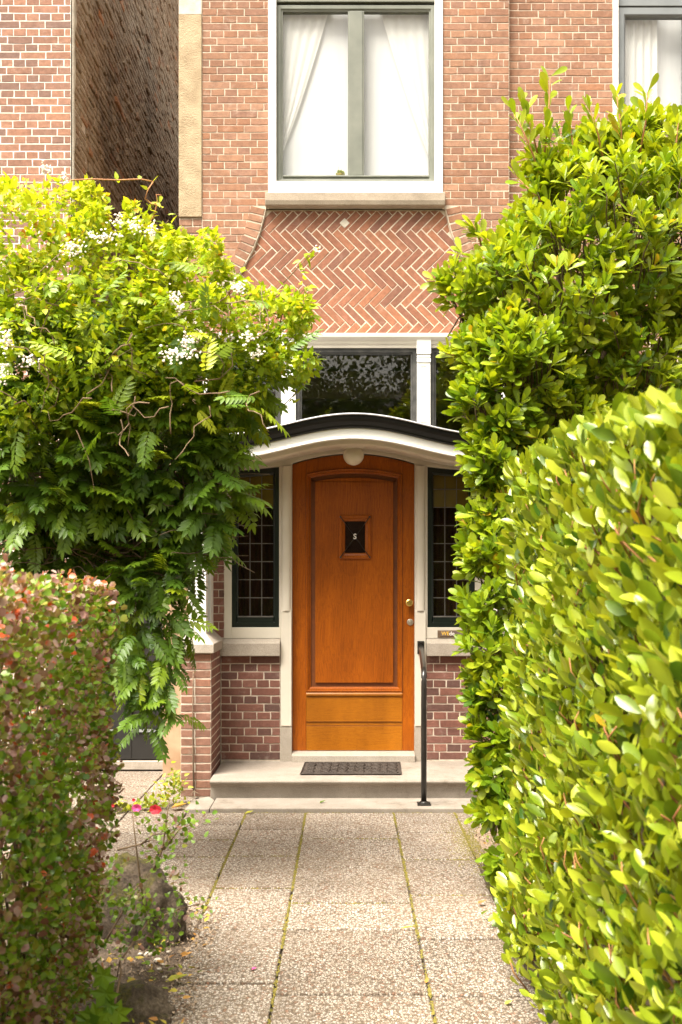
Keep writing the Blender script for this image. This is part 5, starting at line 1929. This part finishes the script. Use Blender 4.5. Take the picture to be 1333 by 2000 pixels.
rows = [(40, 500, 140, 4.9), (110, 440, 80, 5.0), (170, 560, 120, 4.9), (290, 570, 100, 4.95), (390, 590, 100, 5.0), (470, 640, 90, 5.0), (540, 650, 62, 5.0), (80, 660, 140, 4.8), (220, 680, 130, 4.8), (360, 690, 110, 4.85), (470, 720, 75, 4.9), (40, 780, 90, 4.7), (290, 490, 55, 5.05), (370, 520, 55, 5.1), (555, 710, 42, 5.0), (150, 770, 70, 4.75), (280, 770, 60, 4.8), (430, 790, 40, 4.9)]
for k in range(46):            # loose tufts that break up the outline
    b_ = random.choice(rows[:15]); a_ = random.uniform(-2.9, 0.5)
    rows.append((b_[0] + b_[2] * math.cos(a_), b_[1] + b_[2] * math.sin(a_), random.uniform(14, 40), b_[3] - random.uniform(0.0, 0.3)))
blobs = px_blobs(rows, 4.9)
P, Nn = blob_points(blobs, 22000, 0.24, 1.1, 0.80)
kp = clump(P, 17.0, 5.0, -0.5)
P, Nn = P[kp], Nn[kp]
n = len(P)
A = unit(Nn * 0.5 + rand_dirs(n) * 0.8 + np.array([0.1, -0.2, -0.1]))
N = unit(Nn * 0.5 + rand_dirs(n) * 0.7 + np.array([0, -0.1, 0.9]))
L = RNG.uniform(0.022, 0.056, n); W = L * RNG.uniform(0.26, 0.34, n)
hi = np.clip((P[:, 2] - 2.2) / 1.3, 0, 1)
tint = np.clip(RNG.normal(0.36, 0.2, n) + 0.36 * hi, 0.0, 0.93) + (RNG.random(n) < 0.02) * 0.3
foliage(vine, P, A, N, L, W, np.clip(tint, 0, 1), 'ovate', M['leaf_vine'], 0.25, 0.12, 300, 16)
# woody and reddish stems
def wander(px, py, d, n, step, dirv, wob):
    p = at(px, py, d); s_ = [p]; dv = Vector(dirv).normalized()
    for j in range(n):
        dv = (dv + Vector((random.uniform(-wob, wob), random.uniform(-wob, wob) * 0.5, random.uniform(-wob, wob)))).normalized(); s_.append(s_[-1] + dv * step)
    return s_


segs = [[at(*q) for q in ((0, 585, 4.6), (40, 570, 4.58), (90, 520, 4.56), (140, 475, 4.6), (170, 450, 4.65))],
        [at(*q) for q in ((85, 690, 4.6), (80, 650, 4.55), (100, 600, 4.55), (130, 570, 4.55), (160, 525, 4.6))],
        [at(*q) for q in ((300, 700, 4.62), (370, 690, 4.6), (420, 665, 4.62), (432, 640, 4.65), (437, 610, 4.68))],
        [at(*q) for q in ((380, 745, 4.6), (430, 740, 4.58), (455, 715, 4.6), (450, 660, 4.66), (446, 600, 4.7), (443, 560, 4.75))],
        [at(*q) for q in ((170, 770, 4.5), (200, 750, 4.5), (225, 700, 4.5), (260, 680, 4.55))],
        [at(*q) for q in ((150, 840, 4.6), (175, 900, 4.6), (185, 960, 4.62))]]
for k in range(32):
    segs.append(wander(random.uniform(20, 520), random.uniform(540, 860), random.uniform(4.36, 4.55), 7, 0.045, (random.uniform(-1, 1), 0, random.uniform(-.6, .6)), 0.8))
twigs(vine, segs, M['twig'], 'stem', False, 0.0032, 6)
for pts in (((140, 352), (180, 350), (230, 352), (275, 350), (300, 355)), ((300, 355), (290, 370), (284, 388), (296, 398), (315, 402)), ((290, 440), (302, 420), (308, 395), (306, 380), (316, 382)), ((452, 640), (450, 590), (448, 560), (441, 550)), ((560, 560), (555, 600), (545, 640))):
    s_ = [at(px, py, 4.9) for px, py in pts]
    MB().tube(s_, 0.0035, 6).build('tendril', M['red_stem'], vine, smooth=True)
    k = 5
    idx = RNG.integers(0, len(s_), k)
    Ps = np.array([s_[i] for i in idx])
    foliage(vine, Ps, rand_dirs(k), unit(rand_dirs(k) * .6 + np.array([0, -.6, .6])), RNG.uniform(.03, .05, k), RNG.uniform(.008, .013, k), RNG.uniform(.5, .9, k), 'ovate', M['leaf_vine'], .25, .1, 5, 1, 2, stuff_name='tendril_foliage')
# sprigs that reach over the herringbone and the transom light
for px, py, d in ((612, 492, 5.3), (560, 560, 5.1), (600, 560, 5.1), (615, 700, 5.0), (600, 745, 5.0), (590, 640, 5.0), (330, 430, 4.95)):
    c = at(px, py, d)
    a = c + Vector((-0.16, 0.02, -0.16))
    MB().tube([a, a.lerp(c, .6), c], [0.003, 0.0025, 0.0015], 5).build('tendril', M['twig'], vine, smooth=True)
    k = 14
    Ps = np.array([a.lerp(c, random.uniform(.45, 1.05)) + Vector((random.gauss(0, .015), random.gauss(0, .015), random.gauss(0, .015))) for _ in range(k)])
    foliage(vine, Ps, unit(rand_dirs(k) + np.array([.6, -.2, 0])), unit(rand_dirs(k) * .6 + np.array([0, -.6, .6])), RNG.uniform(.035, .06, k), RNG.uniform(.009, .014, k), RNG.uniform(.25, .85, k), 'ovate', M['leaf_vine'], .25, .1, 14, 1, 3, stuff_name='tendril_foliage')


# flower clusters
def flower_cluster(px, py, d, sx, sz, n):
    c = at(px, py, d - 0.33)
    m = MB()
    for k in range(int(n * 0.65)):
        a = Vector((random.gauss(0, sx), random.gauss(0, 0.02), random.gauss(0, sz))) + c
        nrm = Vector((random.gauss(0, .5), -1, random.gauss(.4, .5))).normalized()
        u = nrm.cross(Vector((0, 0, 1))).normalized(); v = nrm.cross(u)
        r0 = random.uniform(.004, .0075)
        vs = [a + nrm * r0 * 0.3] + [a + (u * math.cos(t * 1.2566) + v * math.sin(t * 1.2566)) * r0 for t in range(5)]
        m.add(vs, [(0, 1 + t, 1 + (t + 1) % 5) for t in range(5)])
    tag(m.build('flower_cluster', M['petal_white'], vine), kind='stuff')


for f in ((145, 485, 4.75, .030, .018, 90), (205, 462, 4.8, .045, .012, 90), (262, 443, 4.85, .016, .02, 60), (298, 452, 4.9, .014, .014, 50), (232, 432, 4.9, .02, .012, 40), (466, 562, 4.75, .017, .016, 80), (340, 580, 4.75, .014, .016, 60), (352, 600, 4.75, .012, .012, 40), (350, 690, 4.6, .04, .015, 120), (365, 665, 4.62, .018, .014, 60), (485, 660, 4.75, .022, .016, 60), (12, 665, 4.5, .012, .022, 70), (5, 720, 4.5, .012, .03, 60), (60, 705, 4.5, .02, .012, 40), (90, 330, 4.9, .012, .014, 40), (618, 487, 5.25, .010, .008, 24), (128, 348, 4.9, .01, .01, 30), (500, 690, 4.8, .02, .01, 40)):
    flower_cluster(*f)

# ------------------------------------------------------------------ rocks
def rock(name, label, c, r, seed, rot=0.0, mossy=True, sub=5):
    bm = bmesh.new()
    bmesh.ops.create_icosphere(bm, subdivisions=sub, radius=1)
    rnd = random.Random(seed)
    offs = [Vector((rnd.uniform(-1, 1), rnd.uniform(-1, 1), rnd.uniform(-.6, 1))).normalized() for _ in range(13)]
    cut = [rnd.uniform(0.50, 0.82) for _ in offs]
    from mathutils import noise as mn
    for v in bm.verts:
        p = v.co.copy()
        for o_, k in zip(offs, cut):
            e = p.dot(o_) - k
            if e > 0: p -= o_ * e * 0.88
        p *= 1 + 0.14 * mn.noise(p * 2.1 + Vector((seed, 0, 0))) + 0.13 * mn.noise(p * 4.5 + Vector((0, seed, 0))) + 0.06 * mn.noise(p * 12) + 0.02 * mn.noise(p * 29)
        v.co = Vector((p.x * r[0], p.y * r[1], p.z * r[2]))
    me = bpy.data.meshes.new(name)
    bm.to_mesh(me); bm.free()
    for p in me.polygons: p.use_smooth = True
    me.materials.append(M['rock'])
    me.transform(Matrix.Translation(c) @ Matrix.Rotation(rot, 4, 'Z'))
    o = place(name, me)
    return tag(o, label, 'rock')


rock('rock', 'big brown mossy boulder beside the path, behind the barberry sprigs', at(315, 1775, 4.35) + Vector((-0.06, 0, -0.06)), (0.26, 0.20, 0.30), 4)
rock('rock', 'brown mossy rock at the bottom edge of the photo, nearest the camera', at(255, 1985, 3.55) + Vector((-0.02, 0, -0.05)), (0.18, 0.22, 0.19), 8)
rock('rock', 'pale weathered rock at the foot of the right shrub by the path', at(985, 1725, 5.15) + Vector((0.03, 0, 0)), (0.13, 0.22, 0.17), 5)
rock('rock', 'small dark rock half hidden under the laurel hedge', at(1010, 1840, 4.35) + Vector((0.04, 0, 0.0)), (0.10, 0.17, 0.11), 13)

# ------------------------------------------------------------------ small plants and litter
# sprigs of barberry growing in front of the boulder
sprig = empty('barberry_sprig', (-0.9, CAM_Y + 3.95, 0), 'sparse twiggy barberry seedling growing in front of the mossy boulder', 'shrub')
segs = [[at(*q) for q in ((285, 1790, 3.95), (272, 1700, 3.95), (265, 1640, 3.95), (258, 1580, 3.95))],
        [at(*q) for q in ((275, 1650, 3.95), (300, 1630, 3.95), (322, 1628, 3.98))],
        [at(*q) for q in ((300, 1700, 4.0), (318, 1660, 4.0), (326, 1600, 4.0), (332, 1560, 4.0))],
        [at(*q) for q in ((200, 1850, 3.8), (235, 1790, 3.85), (260, 1740, 3.9), (300, 1700, 4.0))],
        [at(*q) for q in ((240, 1870, 3.7), (290, 1800, 3.9), (350, 1775, 4.0), (392, 1765, 4.05))],
        [at(*q) for q in ((225, 1960, 3.4), (237, 1900, 3.5), (235, 1875, 3.5), (228, 1915, 3.5))],
        [at(*q) for q in ((230, 1660, 3.9), (270, 1650, 3.95), (300, 1640, 3.95))],
        [at(*q) for q in ((320, 1660, 4.0), (350, 1620, 4.05), (375, 1610, 4.1))]]
twigs(sprig, segs, M['twig'], 'stem', False, 0.0045, 6)
spots = [(325, 1615, 22, 4.0), (350, 1632, 16, 4.02), (372, 1602, 12, 4.1), (390, 1600, 6, 4.1), (300, 1655, 14, 3.95), (330, 1690, 14, 4.0), (340, 1720, 16, 4.0), (355, 1780, 16, 4.0), (392, 1765, 6, 4.05), (300, 1790, 30, 3.92), (270, 1780, 26, 3.9), (240, 1790, 26, 3.88), (310, 1830, 20, 3.92), (220, 1700, 20, 3.85), (235, 1840, 26, 3.8), (290, 1850, 14, 3.9), (230, 1750, 26, 3.85), (270, 1740, 16, 3.92), (325, 1660, 12, 4.0), (292, 1605, 6, 3.97)]
PP = []
for px, py, k, d in spots:
    for _ in range(int(k * 1.6)): PP.append(at(px + random.gauss(0, 17), py + random.gauss(0, 15), d + random.gauss(0, .03)))
P = np.array(PP); n = len(P)
A = unit(rand_dirs(n) + np.array([0, -.2, .3])); N = unit(rand_dirs(n) * .7 + np.array([0, -.4, .8])); L = RNG.uniform(.018, .032, n)
foliage(sprig, P, A, N, L, L * 0.33, np.clip(RNG.normal(.26, .12, n) + (RNG.random(n) < .12) * .45, 0, 1), 'round', M['leaf_barberry'], .2, .1, 300, 8)

# yellow-green plant with red and magenta flowers at the foot of the pier
plant = empty('bedding_plant', (-1.30, -0.75, 0), 'yellow green bedding plant with red and magenta flowers beside the brick pier', 'flowering plant')
PP = []
for px, py, sx_, sy_, k, d in ((335, 1545, 14, 14, 90, 6.95), (310, 1565, 16, 8, 70, 6.85), (350, 1530, 6, 10, 30, 7.0), (240, 1578, 12, 6, 45, 6.75), (285, 1570, 18, 7, 50, 6.8), (340, 1510, 5, 8, 16, 7.0)):
    for _ in range(k): PP.append(at(px + random.gauss(0, sx_), min(1592, py + random.gauss(0, sy_)), d + random.gauss(0, .04)))
P = np.array(PP); n = len(P); P[:, 2] = np.maximum(P[:, 2], 0.01)
L = RNG.uniform(.025, .05, n)
foliage(plant, P, unit(rand_dirs(n) + np.array([0, -.3, .5])), unit(rand_dirs(n) * .6 + np.array([0, -.3, .9])), L, L * .28, RNG.uniform(0, 1, n), 'ovate', M['leaf_plant'], .2, .15, 200, 9)
for px, py, mname, sz in ((268, 1577, 'petal_magenta', .036), (305, 1580, 'petal_red', .045), (220, 1573, 'petal_red', .022), (262, 1562, 'petal_red', .014)):
    c = at(px, py, 6.72); m = MB()
    for k in range(7):
        a = k * 0.9 + px
        t1 = Vector((math.cos(a), -.45 - .2 * math.sin(k * 2.0), math.sin(a) * 0.8)) * sz
        s_ = Vector((-math.sin(a), 0, math.cos(a))) * sz * 0.55
        m.add([c, c + t1 * .55 - s_, c + t1, c + t1 * .55 + s_, c + t1 * 0.5 + Vector((0, -.006, 0))], [(0, 1, 4), (1, 2, 4), (2, 3, 4), (3, 0, 4)])
    m.build('flower', M[mname], plant, smooth=True)

# thin dark stem clinging to the pier
stem = MB(); stem.tube([at(378, 1312, 7.185), at(377, 1400, 7.185), at(378, 1500, 7.185), at(379, 1545, 7.19)], [.004, .005, .006, .006], 7)
for q in (((379, 1545), (370, 1556)), ((379, 1545), (392, 1553)), ((378, 1540), (372, 1535))):
    stem.tube([at(*q[0], 7.18), at(*q[1], 7.16)], [.005, .002], 5)
stem = stem.build('dry_stem', M['bark'], smooth=True)
tag(stem, 'thin dark dry stem running up the front of the brick pier', 'stem')

# ivy at the bottom left
ivy = empty('ivy_sprig', (-0.80, CAM_Y + 3.1, 0.0), 'bright green ivy sprig low at the front of the barberry hedge', 'ivy')
MB().tube([at(*q) for q in ((170, 2020, 3.1), (195, 1960, 3.1), (205, 1910, 3.12), (200, 1880, 3.12))], .003, 6).build('stem', M['red_stem'], ivy, smooth=True)
for px, py, sz, rt in ((202, 1905, .045, .3), (208, 1940, .05, -.6), (188, 1985, .055, 1.2), (232, 1978, .05, -1.2), (215, 1962, .03, .4), (170, 1995, .05, 2.0)):
    c = at(px, py, 3.08)
    pts = [(0, -1.0), (.35, -.55), (.95, -.5), (.55, 0), (.75, .5), (.28, .42), (0, 1.05), (-.28, .42), (-.75, .5), (-.55, 0), (-.95, -.5), (-.35, -.55)]
    m = MB()
    cr, sr = math.cos(rt), math.sin(rt)
    ring_ = [(c + Vector(((x * cr - z * sr) * sz, -.012 + .25 * sz * abs(x), (x * sr + z * cr) * sz))) for x, z in pts]
    m.add([c] + ring_, [(0, 1 + k, 1 + (k + 1) % 12) for k in range(12)])
    me = m.mesh('leaf'); at_ = me.attributes.new('tint', 'FLOAT', 'POINT'); at_.data.foreach_set('value', [random.uniform(.2, .9)] * len(me.vertices)); me.materials.append(M['leaf_ivy'])
    place('leaf', me, ivy)

# low sprig of shrub leaves at the right edge of the path
sp = empty('leafy_seedling', tuple(at(990, 1800, 4.6)), 'small leafy green seedling at the right edge of the path', 'seedling')
k = 16
c = at(985, 1790, 4.55)
Ps = np.array([c + Vector((random.gauss(0.02, .03), random.gauss(0, .04), random.gauss(-.01, .035))) for _ in range(k)])
foliage(sp, Ps, unit(rand_dirs(k) + np.array([-.5, -.3, .25])), unit(rand_dirs(k) * .4 + np.array([0, -.3, .9])), RNG.uniform(.05, .085, k), RNG.uniform(.010, .016, k), RNG.uniform(.15, .7, k), 'obovate', M['leaf_shrub'], .2, .2, 16, 2, 3)
MB().tube([c + Vector((.08, 0, -.1)), c + Vector((.03, 0, -.02)), c], .003, 5).build('stem', M['bark'], sp)


# fallen leaves and petals
def fallen(name, label, cat, px, py, z, L, tv, rz, mat='leaf_fallen', wfac=0.3, curl=-0.25):
    d = FPX * (CAM_Z - z) / (py - 1130)
    p = at(px, py, d)
    V, Tr, k = leaves_arrays(np.array([[-L / 2, 0, 0]]), np.array([[1., 0, 0.05]]), np.array([[0., 0, 1]]), np.array([L]), np.array([L * wfac]), 'ovate', 0.5, curl)
    V[:, 2] -= V[:, 2].min() - 0.002
    me = fast_mesh(name, V, Tr, np.full(k, tv), M[mat]) if mat.startswith('leaf') else None
    if me is None:
        me = fast_mesh(name, V, Tr, np.full(k, tv), M[mat])
    me.transform(Matrix.Translation((p.x, p.y, z)) @ Matrix.Rotation(rz, 4, 'Z'))
    return tag(place(name, me), label, cat)


fallen('fallen_leaf', 'yellow green fallen leaf beside the lower stone slab', 'leaf', 488, 1589, 0.002, .06, .42, .2)
fallen('fallen_leaf', 'dark green leaf lying on the lower stone slab', 'leaf', 631, 1568, 0.029, .05, .0, .5)
fallen('fallen_leaf', 'long yellow green leaf lying across the right path joint', 'leaf', 800, 1815, 0.004, .085, .38, -.25, wfac=.1)
fallen('fallen_leaf', 'curled olive yellow leaf lying on the earth by the left rocks', 'leaf', 346, 1918, 0.012, .09, .36, .1)
fallen('fallen_leaf', 'orange brown leaf beside the big mossy boulder', 'leaf', 366, 1868, 0.008, .05, .95, .4)
fallen('fallen_leaf', 'orange brown leaf on the right edge of the path', 'leaf', 942, 1765, 0.012, .05, 1.0, .2)
fallen('fallen_leaf', 'orange dead leaf lying by the foot of the brick pier', 'leaf', 350, 1579, 0.012, .11, .85, .1, wfac=.38)
fallen('fallen_leaf', 'small brown leaf in the right path joint near the camera', 'leaf', 834, 1918, 0.004, .03, .9, 1.2)
fallen('fallen_leaf', 'small pale yellow leaf near the path edge at bottom right', 'leaf', 994, 1961, 0.004, .035, .5, .4)
fallen('fallen_leaf', 'small green leaf lying on the dark earth by the left rocks', 'leaf', 336, 1896, 0.014, .035, .05, .3)
fallen('fallen_petal', 'small pink petal lying on the left part of the path', 'petal', 497, 1894, 0.003, .022, .5, .3, mat='petal_magenta', wfac=.45)
for k, (px, py, r_) in enumerate(((290, 1873, .016), (309, 1885, .015), (300, 1850, .009), (318, 1893, .008), (312, 1902, .009), (275, 1872, .009), (322, 1918, .009), (330, 1868, .008), (296, 1895, .007))):
    d = FPX * CAM_Z / (py - 1130)
    bm = bmesh.new(); bmesh.ops.create_icosphere(bm, subdivisions=2, radius=r_)
    for v in bm.verts: v.co = Vector((v.co.x * 1.2, v.co.y, v.co.z * .6)) * random.uniform(.92, 1.08)
    me = bpy.data.meshes.new('pebble'); bm.to_mesh(me); bm.free(); me.materials.append(M['pebble'])
    for p in me.polygons: p.use_smooth = True
    me.transform(Matrix.Translation(at(px, py, d) + Vector((0, 0, .02))))
    o = place('pebble', me)
    tag(o, ('greyish pebble, left of the two larger pebbles by the mossy boulder', 'sandy pebble, right of the two larger pebbles by the mossy boulder')[k] if k < 2 else 'tiny pale pebble on the dark earth by the left rocks', 'pebble', 'pebbles by the left rocks')

# small plant on the sill of the upper window
pot = empty('potted_plant', (-0.05, 0.24, 4.775), 'small green potted plant behind the upper window, left of its mullion', 'plant')
pc = (-0.052, 0.2, 4.778)
m = MB(); m.lathe_z(pc, [(0.0, 0.0), (0.026, 0.0), (0.036, 0.03), (0.0, 0.031)], 16); m.build('pot', M['moss'], pot, smooth=True)
n = 70
d_ = rand_dirs(n); d_[:, 2] = np.abs(d_[:, 2])
foliage(pot, np.array(pc)[None] + np.array([0, 0, .03])[None] + d_ * .018, d_, unit(rand_dirs(n) + np.array([0, -.4, .6])), np.full(n, .022), np.full(n, .007), RNG.uniform(.1, .8, n), 'ovate', M['leaf_plant'], .2, .1, 0, 6)
m = MB(); m.tube([(pc[0] - .012, pc[1], pc[2] + .04), (pc[0] - .018, pc[1], pc[2] + .08), (pc[0] - .010, pc[1], pc[2] + .092)], .0012, 5); m.build('flower_stalk', M['twig'], pot)

# ------------------------------------------------------------------ street tree behind the camera, mirrored in the transom lights
tree = empty('street_tree', (1.5, -24.0, 0), 'leafy street tree mirrored in the transom lights above the canopy', 'tree')
m = MB(); m.tube([(1.5, -24, -0.03), (1.55, -24, 2.2), (1.45, -24, 4.5), (1.6, -23.9, 7.0)], [0.26, 0.2, 0.17, 0.08], 10); m.build('trunk', M['bark'], tree, smooth=True)
for k in range(9):
    a = k * 0.7
    m = MB(); m.tube([(1.5, -24, 3.4 + 0.3 * k), (1.5 + 1.3 * math.cos(a), -24 + 1.3 * math.sin(a), 4.6 + .35 * k), (1.5 + 2.8 * math.cos(a), -24 + 2.4 * math.sin(a), 5.6 + .4 * k)], [0.09, 0.06, 0.02], 7); m.build('limb', M['bark'], tree, smooth=True)
tb = [((1.5 + 2.6 * math.cos(a), -24 + 2.0 * math.sin(a), z), r_) for a, z, r_ in [(k * 1.05, 5.2 + 0.55 * (k % 7), 1.6) for k in range(14)]] + [((-2.2, -24, 6.0), 1.6), ((5.0, -24, 6.2), 1.7), ((-1.0, -24.5, 8.0), 1.7), ((3.5, -24.5, 8.2), 1.7), ((1.5, -24, 9.2), 1.6)]
n = 15000
P, Nn = blob_points(tb, n, 0.45, 1.0, 0.3)
L = RNG.uniform(.10, .19, n)
V, Tr, k = leaves_arrays(P, rand_dirs(n), rand_dirs(n), L, L * .42, 'ovate', .2, .1)
me = fast_mesh('crown', V, Tr, np.repeat(RNG.random(n), k), M['leaf_street'])
tag(place('crown', me, tree), kind='stuff')

# the terrace across the street, seen only as a reflection
opp = empty('terrace_house', (0, -38, 0), 'brick terrace across the street mirrored in the door glass', 'house')
m = MB(); m.box(-22, 22, -40, -36.02, -0.03, 7.2); m.build('wall', M['brick_pier'], opp)
m = MB(); m.extrude_x([(-36.0 + 0.4, 7.2), (-40.4, 7.2), (-38, 10.2)], -22.3, 22.3); m.build('roof', M['gate'], opp)
for k in range(10):
    for z in (1.0, 4.2):
        x = -20 + k * 4.4
        m = MB(); m.frame(rect(x, x + 1.6, z, z + 1.9), [(0, -36.0), (0.1, -36.0), (0.1, -36.06), (0, -36.06)])
        wf = m.build('window', M['white'], opp)
        m = MB(); m.box(x + 0.1, x + 1.5, -36.015, -36.005, z + 0.1, z + 1.8); m.build('pane', M['black_paint'], wf)

# leaf litter on the left bed and along the right edge: too small to pick apart
n = 260
P = np.zeros((n, 3))
for i in range(n):
    if i < 170:
        d = random.uniform(3.1, 4.7); P[i] = (random.uniform(-1.0, -0.60) + 0.05 * (4.75 - d) / 2, dy(d), 0.045)
    else:
        d = random.uniform(3.2, 6.0); P[i] = (random.uniform(0.80, 0.95) - 0.10 * max(0, (4.6 - d) / 2.6), dy(d), 0.05)
A = unit(rand_dirs(n) * np.array([1, 1, 0.25])); N = unit(rand_dirs(n) * 0.5 + np.array([0, 0, 1.0]))
L = RNG.uniform(.015, .04, n)
V, Tr, k = leaves_arrays(P, A, N, L, L * .3, 'ovate', .4, -.1)
me = fast_mesh('leaf_litter', V, Tr, np.repeat(np.where(RNG.random(n) < .3, RNG.random(n) * .3, .6 + .4 * RNG.random(n)), k), M['leaf_fallen'])
tag(place('leaf_litter', me), 'small brown and green leaf litter along both edges of the path', 'leaf litter', kind='stuff')
